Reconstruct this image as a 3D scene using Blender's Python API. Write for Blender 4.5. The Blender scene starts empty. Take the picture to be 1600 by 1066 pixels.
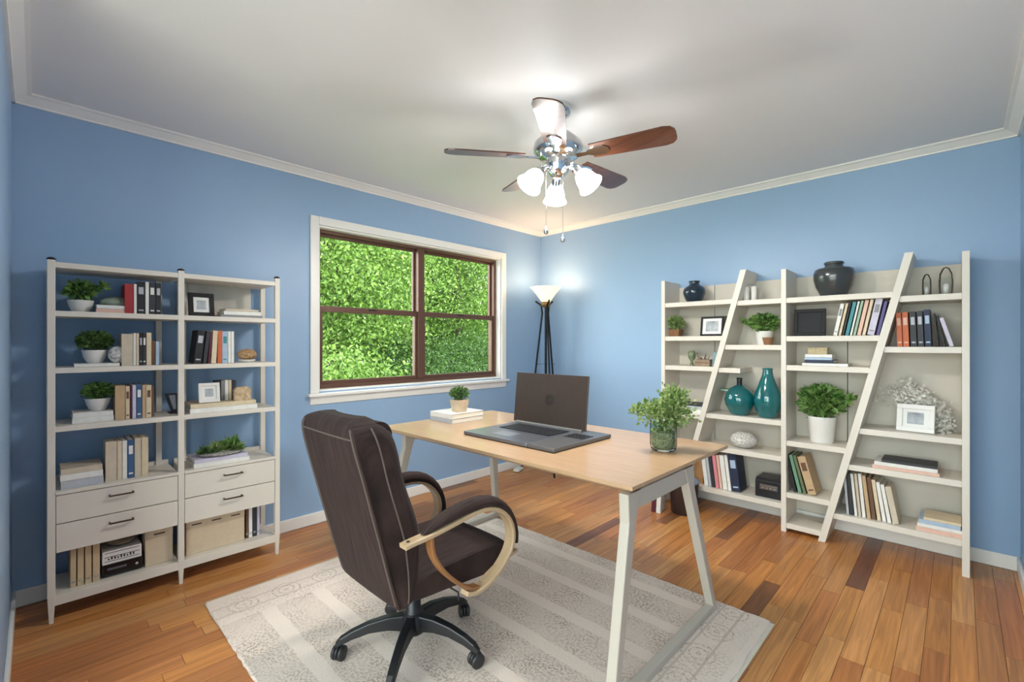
import bpy, math, random
from mathutils import Matrix, Vector
random.seed(7)
R = math.radians
SC = bpy.context.scene
COL = SC.collection

# ------------------------------------------------------------------ camera, world, lights
F, HY, CAMH = 720.0, 537.0, 1.23
TH = R(44.1); CT, ST = math.cos(TH), math.sin(TH)
XW, YW, YN, XN, CEIL = -3.158, 3.693, -0.08, 0.24, 2.395   # window wall, shelf wall, near walls, ceiling

cam = bpy.data.cameras.new('camera'); cam.sensor_width = 36.0; cam.lens = 36.0*F/1600
cam.shift_y = (HY-533.0)/1600; cam.clip_start = 0.02
cam_o = bpy.data.objects.new('camera', cam); COL.objects.link(cam_o)
cam_o.location = (0, 0, CAMH); cam_o.rotation_euler = (R(90), 0, TH)
SC.camera = cam_o
SC.view_settings.view_transform = 'Standard'; SC.view_settings.look = 'None'
SC.view_settings.gamma = 1.0; SC.view_settings.use_curve_mapping = False
SC.view_settings.exposure = 1.55

w = bpy.data.worlds.new('sky'); SC.world = w; w.use_nodes = True
w.node_tree.nodes['Background'].inputs[0].default_value = (0.90, 0.95, 1.0, 1)
w.node_tree.nodes['Background'].inputs[1].default_value = 3.3

def light(name, kind, loc, energy, color=(1, 1, 1), rot=(0, 0, 0), **kw):
    l = bpy.data.lights.new(name, kind); l.energy = energy; l.color = color
    for k, v in kw.items(): setattr(l, k, v)
    o = bpy.data.objects.new(name, l); COL.objects.link(o); o.location = loc; o.rotation_euler = rot
    return o
light('sun', 'SUN', (0, 0, 6), 1.5, (1, .96, .86), (0, R(38), R(12)), angle=R(2))
pl = light('window_portal', 'AREA', (XW-.1, 2.225, 1.48), 1, rot=(0, R(-90), 0), shape='RECTANGLE', size=1.1, size_y=1.76)
pl.data.cycles.is_portal = True
pl2 = light('added_window_portal', 'AREA', (-.4, -1.38, 1.22), 1, rot=(R(90), 0, 0), shape='RECTANGLE', size=2.8, size_y=2.05)  # sampling portal for the unseen window added behind the camera
pl2.data.cycles.is_portal = True
FAN = Vector((-1.415, 1.786, CEIL))
LAMP = Vector((-2.86, 3.42, 0))

# ------------------------------------------------------------------ pixel helpers (directions only; distance from the plane touched)
def ray(px, py):
    r = (px-800)/F; u = (HY-py)/F
    return (r*CT-ST, r*ST+CT, u)
def atx(px, py, x):
    d = ray(px, py); t = x/d[0]; return Vector((x, d[1]*t, CAMH+d[2]*t))
def aty(px, py, y):
    d = ray(px, py); t = y/d[1]; return Vector((d[0]*t, y, CAMH+d[2]*t))

# ------------------------------------------------------------------ materials
def lin(c):
    if isinstance(c, str):
        c = c.lstrip('#'); c = [int(c[i:i+2], 16)/255 for i in (0, 2, 4)]
    return tuple((v/12.92 if v <= .04045 else ((v+.055)/1.055)**2.4) for v in c)+(1,)
MATS = {}
def mat(name, color, rough=.5, metal=0., var=.0, scale=20., bump=0., bscale=80., stretch=None, emit=0, spec=.5, trans=0., color2=None, sheen=0., coat=0.):
    if name in MATS: return MATS[name]
    m = bpy.data.materials.new(name); m.use_nodes = True; nt = m.node_tree; n = nt.nodes; L = nt.links
    b = n['Principled BSDF']; c = lin(color)
    b.inputs['Base Color'].default_value = c; b.inputs['Roughness'].default_value = rough; b.inputs['Metallic'].default_value = metal
    b.inputs['Specular IOR Level'].default_value = spec
    if trans: b.inputs['Transmission Weight'].default_value = trans
    if sheen: b.inputs['Sheen Weight'].default_value = sheen
    if coat: b.inputs['Coat Weight'].default_value = coat
    if emit:
        b.inputs['Emission Color'].default_value = c; b.inputs['Emission Strength'].default_value = emit
    tc = n.new('ShaderNodeTexCoord'); mp = n.new('ShaderNodeMapping'); L.new(tc.outputs['Object'], mp.inputs['Vector'])
    if stretch: mp.inputs['Scale'].default_value = stretch
    if var or color2:
        no = n.new('ShaderNodeTexNoise'); no.inputs['Scale'].default_value = scale; no.inputs['Detail'].default_value = 4
        L.new(mp.outputs[0], no.inputs['Vector'])
        rp = n.new('ShaderNodeValToRGB'); rp.color_ramp.elements[0].position = .3; rp.color_ramp.elements[1].position = .7
        if color2: a, bb = c, lin(color2)
        else: a = tuple(v*(1-var) for v in c[:3])+(1,); bb = tuple(min(1, v*(1+var)) for v in c[:3])+(1,)
        rp.color_ramp.elements[0].color = a; rp.color_ramp.elements[1].color = bb
        L.new(no.outputs['Fac'], rp.inputs['Fac']); L.new(rp.outputs['Color'], b.inputs['Base Color'])
    if bump:
        n2 = n.new('ShaderNodeTexNoise'); n2.inputs['Scale'].default_value = bscale; n2.inputs['Detail'].default_value = 3
        L.new(mp.outputs[0], n2.inputs['Vector'])
        bp = n.new('ShaderNodeBump'); bp.inputs['Strength'].default_value = bump; bp.inputs['Distance'].default_value = .01
        L.new(n2.outputs['Fac'], bp.inputs['Height']); L.new(bp.outputs['Normal'], b.inputs['Normal'])
    MATS[name] = m
    return m

def leaf_mat(name, c1, c2):
    m = bpy.data.materials.new(name); m.use_nodes = True; nt = m.node_tree; n = nt.nodes; L = nt.links
    b = n['Principled BSDF']; b.inputs['Roughness'].default_value = .45
    g = n.new('ShaderNodeNewGeometry'); rp = n.new('ShaderNodeValToRGB')
    rp.color_ramp.elements[0].color = lin(c1); rp.color_ramp.elements[1].color = lin(c2)
    L.new(g.outputs['Random Per Island'], rp.inputs['Fac']); L.new(rp.outputs['Color'], b.inputs['Base Color'])
    t = n.new('ShaderNodeBsdfTranslucent'); L.new(rp.outputs['Color'], t.inputs['Color'])
    mx = n.new('ShaderNodeMixShader'); mx.inputs['Fac'].default_value = .35
    L.new(b.outputs[0], mx.inputs[1]); L.new(t.outputs[0], mx.inputs[2]); L.new(mx.outputs[0], n['Material Output'].inputs['Surface'])
    MATS[name] = m
    return m

M_wall = mat('wall_paint_blue', '#95B2D2', .42, var=.015, scale=3, bump=.03, bscale=180)
M_ceil = mat('ceiling_paint', '#E9E9EA', .8, bump=.02, bscale=150)
M_trim = mat('white_trim_paint', '#F0EDE8', .35)
M_unit = mat('warm_white_lacquer', '#E0D8CC', .4, var=.03, scale=6, stretch=(1, 1, .2))
M_back = mat('pale_back_panel', '#CFC8BC', .55, var=.03, scale=5)
M_bronze = mat('bronze_frame', '#6A4B3E', .4, metal=.3)
M_dark = mat('black_plastic', '#1B1B1E', .4)
M_chrome = mat('chrome', '#D9DCDE', .12, metal=1.)
M_page = mat('paper_pages', '#E4DCCB', .8, var=.08, scale=300, stretch=(1, .05, .05))
M_soil = mat('soil', '#3A2B1F', .9, var=.3, scale=120)
M_potw = mat('white_ceramic', '#E6E3DE', .35)
M_leafA = leaf_mat('leaf_mid_green', '#3E6E2E', '#98BC6C')
M_leafB = leaf_mat('leaf_pale_green', '#5E7F3C', '#B9CB8A')
M_leafC = leaf_mat('leaf_dark_green', '#315728', '#7C9C58')
M_leafD = leaf_mat('outdoor_leaf', '#43631F', '#8CA84E')
M_leafE = leaf_mat('outdoor_leaf_deep', '#273F16', '#50702E')
M_leafW = leaf_mat('white_petal', '#E4E0D8', '#FBFAF6')
M_stem = mat('stem', '#5B6B35', .6)
M_bark = mat('bark', '#4E3F33', .9, var=.3, scale=15, bump=.5, bscale=30)

def glass_mat(name, color, rough=.02, fac=.1):
    m = bpy.data.materials.new(name); m.use_nodes = True; n = m.node_tree.nodes; L = m.node_tree.links
    n.remove(n['Principled BSDF'])
    t = n.new('ShaderNodeBsdfTransparent'); t.inputs[0].default_value = lin(color)
    g = n.new('ShaderNodeBsdfGlossy'); g.inputs['Roughness'].default_value = rough
    mx = n.new('ShaderNodeMixShader')
    lw = n.new('ShaderNodeLayerWeight'); lw.inputs['Blend'].default_value = fac
    L.new(lw.outputs['Fresnel'], mx.inputs['Fac'])
    L.new(t.outputs[0], mx.inputs[1]); L.new(g.outputs[0], mx.inputs[2]); L.new(mx.outputs[0], n['Material Output'].inputs['Surface'])
    MATS[name] = m
    return m
M_pane = glass_mat('window_glass', '#F4F8F4', .01, .08)
M_jar = glass_mat('clear_glass', '#F6F9F9', .03, .06)

# ------------------------------------------------------------------ mesh builder
class MB:
    def __init__(s): s.v = []; s.f = []; s.sm = []
    def add(s, vs, fs, smooth=False):
        o = len(s.v); s.v += [tuple(p) for p in vs]; s.f += [tuple(i+o for i in f) for f in fs]; s.sm += [smooth]*len(fs)
        return s
    def box(s, x0, x1, y0, y1, z0, z1):
        vs = [(x, y, z) for x in (x0, x1) for y in (y0, y1) for z in (z0, z1)]
        return s.add(vs, [(0, 1, 3, 2), (4, 6, 7, 5), (0, 4, 5, 1), (2, 3, 7, 6), (0, 2, 6, 4), (1, 5, 7, 3)])
    def prism(s, poly, a, b, axis='y', smooth=False):
        def P(p, t): return {'x': (t, p[0], p[1]), 'y': (p[0], t, p[1]), 'z': (p[0], p[1], t)}[axis]
        n = len(poly); vs = [P(p, a) for p in poly]+[P(p, b) for p in poly]
        fs = [(i, (i+1) % n, n+(i+1) % n, n+i) for i in range(n)]
        s.add(vs, fs, smooth); return s.add(vs, [tuple(range(n))[::-1], tuple(range(n, 2*n))])
    def bar(s, p, q, w, h, up=(0, 0, 1)):
        p = Vector(p); q = Vector(q); d = (q-p).normalized(); up = Vector(up)
        if abs(d.dot(up)) > .99: up = Vector((0, 1, 0))
        a = d.cross(up).normalized()*w/2; b = a.cross(d).normalized()*h/2
        vs = [p-a-b, p+a-b, p+a+b, p-a+b, q-a-b, q+a-b, q+a+b, q-a+b]
        return s.add(vs, [(3, 2, 1, 0), (4, 5, 6, 7), (0, 1, 5, 4), (1, 2, 6, 5), (2, 3, 7, 6), (3, 0, 4, 7)])
    def loft(s, rings, cap=True, smooth=True, closed=True):
        n = len(rings[0]); vs = [p for r in rings for p in r]; fs = []
        for k in range(len(rings)-1):
            for i in range(n if closed else n-1):
                j = (i+1) % n; fs.append((k*n+i, k*n+j, (k+1)*n+j, (k+1)*n+i))
        s.add(vs, fs, smooth)
        if cap:
            s.add(rings[0], [tuple(range(n))[::-1]]); s.add(rings[-1], [tuple(range(n))])
        return s
    def lathe(s, prof, n=24, c=(0, 0, 0), cap=True, sx=1, sy=1, rot=None):
        rings = []
        for r, z in prof:
            ring = []
            for i in range(n):
                a = 2*math.pi*i/n; p = Vector((r*math.cos(a)*sx, r*math.sin(a)*sy, z))
                if rot: p = rot @ p
                ring.append(p+Vector(c))
            rings.append(ring)
        return s.loft(rings, cap)
    def tube(s, pts, rad, n=8, flat=None):
        pts = [Vector(p) for p in pts]; rings = []; prev = None
        for i, p in enumerate(pts):
            d = (pts[min(i+1, len(pts)-1)]-pts[max(i-1, 0)]).normalized()
            u = prev if prev is not None else (Vector((0, 0, 1)) if abs(d.z) < .9 else Vector((1, 0, 0)))
            a = (u-d*u.dot(d)).normalized(); b = d.cross(a); prev = a
            r = rad[i] if isinstance(rad, (list, tuple)) else rad
            rings.append([p+a*r*math.cos(2*math.pi*k/n)+b*r*math.sin(2*math.pi*k/n) for k in range(n)])
        return s.loft(rings)
    def strip(s, pts, side, w, t):
        # a flat band bent along pts: width w along 'side', thickness t
        pts = [Vector(p) for p in pts]; sd = Vector(side).normalized(); rings = []
        for i, p in enumerate(pts):
            d = (pts[min(i+1, len(pts)-1)]-pts[max(i-1, 0)]).normalized(); nn = d.cross(sd).normalized()
            ww = w[i] if isinstance(w, (list, tuple)) else w
            rings.append([p-sd*ww/2-nn*t/2, p+sd*ww/2-nn*t/2, p+sd*ww/2+nn*t/2, p-sd*ww/2+nn*t/2])
        return s.loft(rings, smooth=False)
    def ball(s, c, rx, ry, rz, n=16, m=10, jit=0, rnd=None):
        rings = []
        for k in range(m+1):
            t = math.pi*k/m; q = max(math.sin(t), .02)
            j = lambda: 1+(rnd.uniform(-jit, jit) if rnd else 0)
            rings.append([(c[0]+rx*q*math.cos(2*math.pi*i/n)*j(), c[1]+ry*q*math.sin(2*math.pi*i/n)*j(), c[2]-rz*math.cos(t)) for i in range(n)])
        return s.loft(rings)
    def leaf(s, p, d, ln, wd, rnd):
        p = Vector(p); d = Vector(d).normalized()
        sd = d.cross(Vector((rnd.uniform(-1, 1), rnd.uniform(-1, 1), rnd.uniform(-.3, 1)))).normalized()*wd/2
        up = sd.cross(d).normalized()*wd*.25
        m = p+d*ln*.5
        return s.add([p, m+sd+up, p+d*ln, m-sd+up], [(0, 1, 2), (0, 2, 3)])
    def build(s, name, m, parent=None, bevel=0, sub=0, kind=None, label=None, seg=2):
        me = bpy.data.meshes.new(name); me.from_pydata(s.v, [], s.f); me.update()
        me.polygons.foreach_set('use_smooth', s.sm)
        me.materials.append(m)
        o = bpy.data.objects.new(name, me); COL.objects.link(o)
        if parent is not None: o.parent = parent
        if bevel:
            b = o.modifiers.new('bevel', 'BEVEL'); b.width = bevel; b.segments = seg; b.limit_method = 'ANGLE'; b.angle_limit = R(40)
        if sub:
            q = o.modifiers.new('sub', 'SUBSURF'); q.levels = sub; q.render_levels = sub
        if kind: o['kind'] = kind
        if label: o['label'] = label
        return o

def tag(o, label, cat, group=None):
    o['label'] = label; o['category'] = cat
    if group: o['group'] = group
    return o
def thing(name, label, cat, loc=(0, 0, 0), rz=0, group=None):
    o = bpy.data.objects.new(name, None); COL.objects.link(o); o.empty_display_size = .05
    o.location = loc; o.rotation_euler = (0, 0, rz)
    return tag(o, label, cat, group)
def struct(o): o['kind'] = 'structure'; return o

# ------------------------------------------------------------------ the room shell
WY0, WY1, WZ0, WZ1 = 1.345, 3.105, 0.90, 2.045           # window opening
m = MB()
m.box(XW-.15, XW, YN-.1, WY0, -.1, CEIL).box(XW-.15, XW, WY1, YW+.15, -.1, CEIL)
m.box(XW-.15, XW, WY0, WY1, -.1, WZ0).box(XW-.15, XW, WY0, WY1, WZ1, CEIL)
struct(m.build('wall_left', M_wall))
struct(MB().box(XW, 1.3, YW, YW+.15, -.1, CEIL).build('wall_right', M_wall))
struct(MB().box(XW, -2.0, YN-.1, YN, -.1, CEIL).build('wall_near_left', M_wall))
struct(MB().box(XN, XN+.1, 1.3, YW, -.1, CEIL).build('wall_near_right', M_wall))
# unseen alcove added around the camera, with a big window to let skylight in
m = MB().box(-2.1, -2.0, -1.3, YN-.1, -.1, CEIL).box(-2.1, -1.8, -1.4, -1.3, -.1, CEIL).box(1.0, 1.2, -1.4, -1.3, -.1, CEIL).box(-1.8, 1.0, -1.4, -1.3, -.1, .2).box(-1.8, 1.0, -1.4, -1.3, 2.25, CEIL).box(1.1, 1.2, -1.3, 1.4, -.1, CEIL).box(XN+.1, 1.1, 1.3, 1.4, -.1, CEIL)
struct(m.build('wall_added_entry', M_wall))
ew = struct(MB().box(-1.8, -1.76, -1.38, -1.32, .2, 2.25).box(.96, 1.0, -1.38, -1.32, .2, 2.25).box(-1.76, .96, -1.38, -1.32, .2, .24).box(-1.76, .96, -1.38, -1.32, 2.21, 2.25).box(-.42, -.38, -1.38, -1.32, .24, 2.21).build('added_light_window', M_trim))  # unseen window, added so soft skylight reaches the room from behind the camera
for a, b_ in ((-1.76, -.42), (-.38, .96)): MB().box(a, b_, -1.352, -1.348, .24, 2.21).build('pane', M_pane, ew)
struct(MB().box(XW-.15, 1.3, -1.5, YW+.15, CEIL, CEIL+.12).build('ceiling', M_ceil))

def crown(p, q, nx, ny, name):
    # p,q along the wall at z=CEIL; (nx,ny) points into the room
    prof = [(0, -.045), (.012, -.045), (.014, -.038), (.05, -.012), (.065, -.009), (.065, 0), (0, 0)]
    r = lambda c: [(c[0]+nx*a, c[1]+ny*a, CEIL+b) for a, b in prof]
    struct(MB().loft([r(p), r(q)], smooth=False).build(name, M_trim))
crown((XW, YN), (XW, YW), 1, 0, 'trim_1'); crown((XW, YW), (XN, YW), 0, -1, 'trim_2')
crown((XW, YN), (-2.0, YN), 0, 1, 'trim_3'); crown((XN, 1.3), (XN, YW), -1, 0, 'trim_4')
def base(x0, x1, y0, y1, name):
    struct(MB().box(x0, x1, y0, y1, 0, .078).build(name, M_trim, bevel=.004))
base(XW, XW+.014, YN, YW, 'baseboard_left'); base(XW+.014, XN, YW-.014, YW, 'baseboard_right')
base(XW+.014, -2.0, YN, YN+.014, 'baseboard_near_left'); base(XN-.014, XN, 1.3, YW-.014, 'baseboard_near_right')

# floor: each plank its own piece, running along the window wall
M_sub = mat('floor_joint_dark', '#5A3A20', .8)
fl = struct(MB().box(XW-.1, 1.2, -1.4, YW+.1, -.1, -.012).build('floor', M_sub))
m_pl = bpy.data.materials.new('oak_strip'); m_pl.use_nodes = True
nt = m_pl.node_tree; n = nt.nodes; L = nt.links; b = n['Principled BSDF']; b.inputs['Roughness'].default_value = .34
oi = n.new('ShaderNodeObjectInfo'); tc = n.new('ShaderNodeTexCoord'); mp = n.new('ShaderNodeMapping')
cb = n.new('ShaderNodeVectorMath'); cb.operation = 'ADD'
ml = n.new('ShaderNodeVectorMath'); ml.operation = 'SCALE'; ml.inputs['Scale'].default_value = 1.0
L.new(oi.outputs['Location'], cb.inputs[0])
L.new(tc.outputs['Object'], ml.inputs[0])
mp.inputs['Scale'].default_value = (1, 1, 1)
geo = n.new('ShaderNodeNewGeometry'); L.new(geo.outputs['Position'], mp.inputs['Vector']); mp.inputs['Scale'].default_value = (45, 2.2, 1)
ad = n.new('ShaderNodeVectorMath'); ad.operation = 'ADD'; L.new(mp.outputs[0], ad.inputs[0])
cm = n.new('ShaderNodeCombineXYZ'); mu = n.new('ShaderNodeMath'); mu.operation = 'MULTIPLY'; mu.inputs[1].default_value = 50
L.new(oi.outputs['Random'], mu.inputs[0]); L.new(mu.outputs[0], cm.inputs['Z']); L.new(cm.outputs[0], ad.inputs[1])
no = n.new('ShaderNodeTexNoise'); no.inputs['Scale'].default_value = 1.0; no.inputs['Detail'].default_value = 5; no.inputs['Distortion'].default_value = 1.2
L.new(ad.outputs[0], no.inputs['Vector'])
rp = n.new('ShaderNodeValToRGB'); rp.color_ramp.elements[0].position = .3; rp.color_ramp.elements[1].position = .68
rp.color_ramp.elements[0].color = (.66, .60, .54, 1); rp.color_ramp.elements[1].color = (1.08, 1.05, 1.0, 1)
L.new(no.outputs['Fac'], rp.inputs['Fac'])
mx = n.new('ShaderNodeMix'); mx.data_type = 'RGBA'; mx.blend_type = 'MULTIPLY'; mx.inputs['Factor'].default_value = 1
L.new(oi.outputs['Color'], mx.inputs['A']); L.new(rp.outputs['Color'], mx.inputs['B']); L.new(mx.outputs['Result'], b.inputs['Base Color'])
bp = n.new('ShaderNodeBump'); bp.inputs['Strength'].default_value = .08; bp.inputs['Distance'].default_value = .004
L.new(no.outputs['Fac'], bp.inputs['Height']); L.new(bp.outputs['Normal'], b.inputs['Normal'])
pm = MB().box(-.5, .5, -.5, .5, -1, 0)
proto = pm.build('plank', m_pl, fl); pmesh = proto.data
rp_ = random.Random(3); first = True
tones = ['#CB8C52', '#CE9259', '#C4834A', '#D2985E', '#C07E4C', '#CA894C', '#D09152', '#BC7A47']
PWD = .078; k = 0; x = XW+.014
while x < XN+.7:
    x1 = min(x+PWD, XN+.8); y = YN-.4*rp_.random()-.02 if x < XN else -1.2
    yend = YW-.014 if x < XN-.02 else 1.28
    while y < yend:
        ln = rp_.uniform(.42, .95); y1 = min(y+ln, yend)
        if yend-y1 < .15: y1 = yend
        if x > XN-.02 and x1 > XN+.3: break
        o = proto if first else proto.copy()
        if not first: COL.objects.link(o); o.parent = fl
        first = False
        o.location = ((x+x1)/2, (y+y1)/2, rp_.uniform(-.0006, 0)); o.scale = (x1-x-.0014, y1-y-.0014, .012)
        c = lin(rp_.choice(tones)); v = rp_.uniform(.9, 1.07)
        cx, cy = o.location.x, o.location.y
        if abs(cx+.39) < .04 and 2.6 < cy < 3.4: c = lin('#7A4C38'); v = 1
        elif rp_.random() < .035: c = lin('#8A5A3C'); v = 1
        o.color = (c[0]*v, c[1]*v, c[2]*v, 1)
        y = y1
    x = x1

# ------------------------------------------------------------------ window
wn = struct(MB().build('window_1', M_trim)) if False else None
wroot = MB().box(XW-.14, XW, WY0, WY0+.012, WZ0, WZ1).box(XW-.14, XW, WY1-.012, WY1, WZ0, WZ1).box(XW-.14, XW, WY0+.012, WY1-.012, WZ1-.012, WZ1).box(XW-.14, XW, WY0+.012, WY1-.012, WZ0, WZ0+.012).build('window_1', M_trim)
struct(wroot)
cs = MB(); cw = .057; T = .018
def casing(y0, y1, z0, z1): MB.box(cs, XW, XW+T, y0, y1, z0, z1)
cs.box(XW, XW+T, WY0-cw, WY0, WZ0-.01, WZ1+cw).box(XW, XW+T, WY1, WY1+cw, WZ0-.01, WZ1+cw).box(XW, XW+T, WY0, WY1, WZ1, WZ1+cw)
cs.build('casing', M_trim, wroot, bevel=.004)
MB().box(XW-.10, XW+.045, WY0-cw-.02, WY1+cw+.02, WZ0-.032, WZ0-.010).build('sill', M_trim, wroot, bevel=.005)
MB().prism([(XW, WZ0-.09), (XW+.012, WZ0-.085), (XW+.022, WZ0-.032), (XW, WZ0-.032)], WY0-cw, WY1+cw, 'y').build('apron', M_trim, wroot)
xo = XW-.095; iy0, iy1, iz0, iz1 = WY0+.012, WY1-.012, WZ0+.012, WZ1-.012; ym = (iy0+iy1)/2
fr = MB().box(xo-.04, xo+.04, iy0, iy0+.028, iz0, iz1).box(xo-.04, xo+.04, iy1-.028, iy1, iz0, iz1).box(xo-.04, xo+.04, iy0+.028, iy1-.028, iz1-.022, iz1).box(xo-.04, xo+.04, iy0+.028, iy1-.028, iz0, iz0+.03)
fr.build('window_frame', M_bronze, wroot, bevel=.002)
MB().box(xo-.04, xo+.05, ym-.03, ym+.03, iz0+.03, iz1-.022).build('mullion', M_bronze, wroot, bevel=.003)
zm = 1.475
for s, (a, bb) in enumerate(((iy0+.028, ym-.03), (ym+.03, iy1-.028))):
    lo = MB().box(xo+.002, xo+.03, a, bb, zm-.02, zm+.022).box(xo+.002, xo+.03, a, a+.02, iz0+.03, zm-.02).box(xo+.002, xo+.03, bb-.02, bb, iz0+.03, zm-.02).box(xo+.002, xo+.03, a+.02, bb-.02, iz0+.03, iz0+.055)
    sash = lo.build('lower_sash', M_bronze, wroot, bevel=.002)
    MB().box(xo+.012, xo+.016, a+.02, bb-.02, iz0+.055, zm-.02).build('pane', M_pane, sash)
    MB().box(xo+.03, xo+.04, (a+bb)/2-.03, (a+bb)/2+.03, zm+.004, zm+.014).build('sash_latch', M_dark, sash)
    up = MB().box(xo-.03, xo-.002, a, a+.016, zm, iz1-.022).box(xo-.03, xo-.002, bb-.016, bb, zm, iz1-.022).box(xo-.03, xo-.002, a+.016, bb-.016, iz1-.04, iz1-.022).box(xo-.03, xo-.002, a+.016, bb-.016, zm-.015, zm+.01)
    sash = up.build('upper_sash', M_bronze, wroot, bevel=.002)
    MB().box(xo-.018, xo-.014, a+.016, bb-.016, zm+.01, iz1-.04).build('pane', M_pane, sash)

# ------------------------------------------------------------------ outdoors
gr = MB().box(-30, 30, -20, 30, -.6, -.45).build('lawn', mat('grass_ground', '#4E7A34', .9, var=.3, scale=3))
gr['kind'] = 'structure'
struct(MB().box(-12, 12, -14, -1.5, -.45, -.25).build('bounce_slab', mat('pale_bounce_slab', '#BDB6AB', .85, var=.08, scale=4)))  # unseen pale slab added to bounce neutral light in through the added window
def outdoor_tree(name, label, cat, x, y, h, rad, leaf, n, z0, rnd, lsz=.13, group=None, trunk=True):
    t = thing(name, label, cat, (x, y, -.45), 0, group)
    if trunk:
        tr = MB().tube([(0, 0, 0), (.05, .03, h*.4), (.0, .08, h*.75), (.1, 0, h*.95)], [.11, .09, .06, .02], 8)
        for k in range(7):
            a = rnd.uniform(0, 6.28); z = h*rnd.uniform(.35, .8)
            tr.tube([(0, 0, z), (math.cos(a)*rad*.4, math.sin(a)*rad*.4, z+.3), (math.cos(a)*rad*.8, math.sin(a)*rad*.8, z+.45)], [.035, .02, .008], 5)
        tr.build('trunk', M_bark, t)
    f = MB(); clumps = []
    for k in range(int(n/45)):
        while True:
            p = Vector((rnd.uniform(-1, 1), rnd.uniform(-1, 1), rnd.uniform(-1, 1)))
            if p.length < 1: break
        clumps.append(Vector((p.x*rad, p.y*rad, z0+(h-z0)*(p.z*.5+.5))))
    for c in clumps:
        tilt = Vector((rnd.uniform(-.4, .4), rnd.uniform(-.4, .4), rnd.uniform(-.5, 0)))
        for k in range(45):
            p = c+Vector((rnd.gauss(0, .26), rnd.gauss(0, .26), rnd.gauss(0, .10)))
            d = Vector((rnd.uniform(-1, 1), rnd.uniform(-1, 1), rnd.uniform(-.9, .2)))+tilt
            f.leaf(p, d, lsz*rnd.uniform(.7, 1.3), lsz*.55, rnd)
    f.build('foliage', leaf, t, kind='stuff')
    return t
ro = random.Random(11)
outdoor_tree('broadleaf_tree', 'bright green broadleaf tree outside the window with branches level with the upper left pane', 'tree', -7.0, 3.2, 4.6, 1.5, M_leafD, 42000, 1.3, ro, .062)
outdoor_tree('broadleaf_tree', 'tall green tree outside behind the right half of the window', 'tree', -8.2, 6.6, 5.2, 1.9, M_leafD, 42000, 1.0, ro, .066)
outdoor_tree('broadleaf_tree', 'darker tree in the distance outside between the two bright trees', 'tree', -10.5, 6.0, 5.4, 2.4, M_leafE, 16000, .4, ro, .12)
outdoor_tree('broadleaf_tree', 'far deep green tree seen through the top right pane', 'tree', -10.5, 10.0, 5.8, 2.4, M_leafE, 16000, .2, ro, .12)
outdoor_tree('broadleaf_tree', 'far shaded tree standing behind the tree at the left pane', 'tree', -11.0, 2.6, 6.0, 2.4, M_leafE, 16000, .2, ro, .12)
for (hx, hy_, lab) in ((-14, 4.5, 'broad distant shrub outside behind the left lower pane'), (-14, 9.0, 'broad distant shrub outside behind the mullion'), (-14, 13.5, 'broad distant shrub outside behind the right lower pane')):
    outdoor_tree('leafy_shrub', lab, 'shrub', hx, hy_, 3.4, 2.6, M_leafE, 12000, 0, ro, .14, trunk=False)
outdoor_tree('leafy_shrub', 'low light green shrub outside below the left lower pane', 'shrub', -5.6, 2.6, 1.65, .75, M_leafD, 7000, .2, ro, .06, trunk=False)
outdoor_tree('leafy_shrub', 'small-leaved shrub outside in front of the centre mullion', 'shrub', -6.2, 4.2, 1.75, .9, M_leafE, 9000, .1, ro, .055, trunk=False)
outdoor_tree('leafy_shrub', 'dense shrub outside below the right lower pane', 'shrub', -6.4, 5.7, 1.9, 1.0, M_leafE, 10000, .1, ro, .055, trunk=False)

# ------------------------------------------------------------------ ceiling fan with light kit
fan = thing('ceiling_fan', 'chrome five-blade ceiling fan with walnut blades and three lit glass shades', 'ceiling fan', FAN)
MB().lathe([(.066, 0), (.068, -.012), (.06, -.04), (.03, -.055), (.018, -.06)], 32).build('canopy', M_chrome, fan)
MB().lathe([(.013, -.05), (.013, -.15)], 16).build('downrod', M_chrome, fan)
MB().lathe([(.02, -.13), (.045, -.135), (.085, -.15), (.115, -.18), (.122, -.205), (.118, -.23), (.10, -.245), (.095, -.25), (.06, -.262)], 40).build('motor_housing', M_chrome, fan)
M_wal = mat('walnut_blade', '#55311F', .3, var=.4, scale=9, stretch=(.6, 9, 1), coat=.4)
zb = -.25
for k in range(5):
    a = R(16.1+72*k); rot = Matrix.Rotation(a, 4, 'Z') @ Matrix.Rotation(R(-12), 4, 'X')
    pts = []; n0 = 10
    r0, r1, w0, w1 = .17, .555, .052, .066
    up = [(r0, w0), (r0+.1, w0+.005), (r1-.05, w1), (r1-.02, w1-.008), (r1-.004, w1-.028), (r1, w1-.045)]
    poly = up+[(x, -y) for x, y in up[::-1]]
    vs = [rot @ Vector((x, y, z)) for z in (-.003, .003) for x, y in poly]; nn = len(poly)
    m = MB().add([v+Vector((0, 0, zb)) for v in vs], [tuple(range(nn))[::-1], tuple(range(nn, 2*nn))]+[(i, (i+1) % nn, nn+(i+1) % nn, nn+i) for i in range(nn)])
    bl = m.build('blade', M_wal, fan)
    arm = MB(); T4 = lambda x, y, z: (rot @ Vector((x, y, z)))+Vector((0, 0, zb))
    tri = [(.095, .016), (.15, .014), (.19, .034), (.235, .034), (.255, .012), (.255, -.012), (.235, -.034), (.19, -.034), (.15, -.014), (.095, -.016)]
    arm.add([T4(x, y, -.0085) for x, y in tri]+[T4(x, y, -.0035) for x, y in tri], [tuple(range(10))[::-1], tuple(range(10, 20))]+[(i, (i+1) % 10, 10+(i+1) % 10, 10+i) for i in range(10)])
    arm.build('blade_bracket', M_chrome, bl)
MB().lathe([(.06, -.258), (.062, -.27), (.055, -.30), (.05, -.325), (.03, -.345), (.012, -.352), (.002, -.353)], 32).build('light_fitter', M_chrome, fan)
M_shade = mat('lit_frosted_glass', '#FFFCF8', .4, emit=10)
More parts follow.
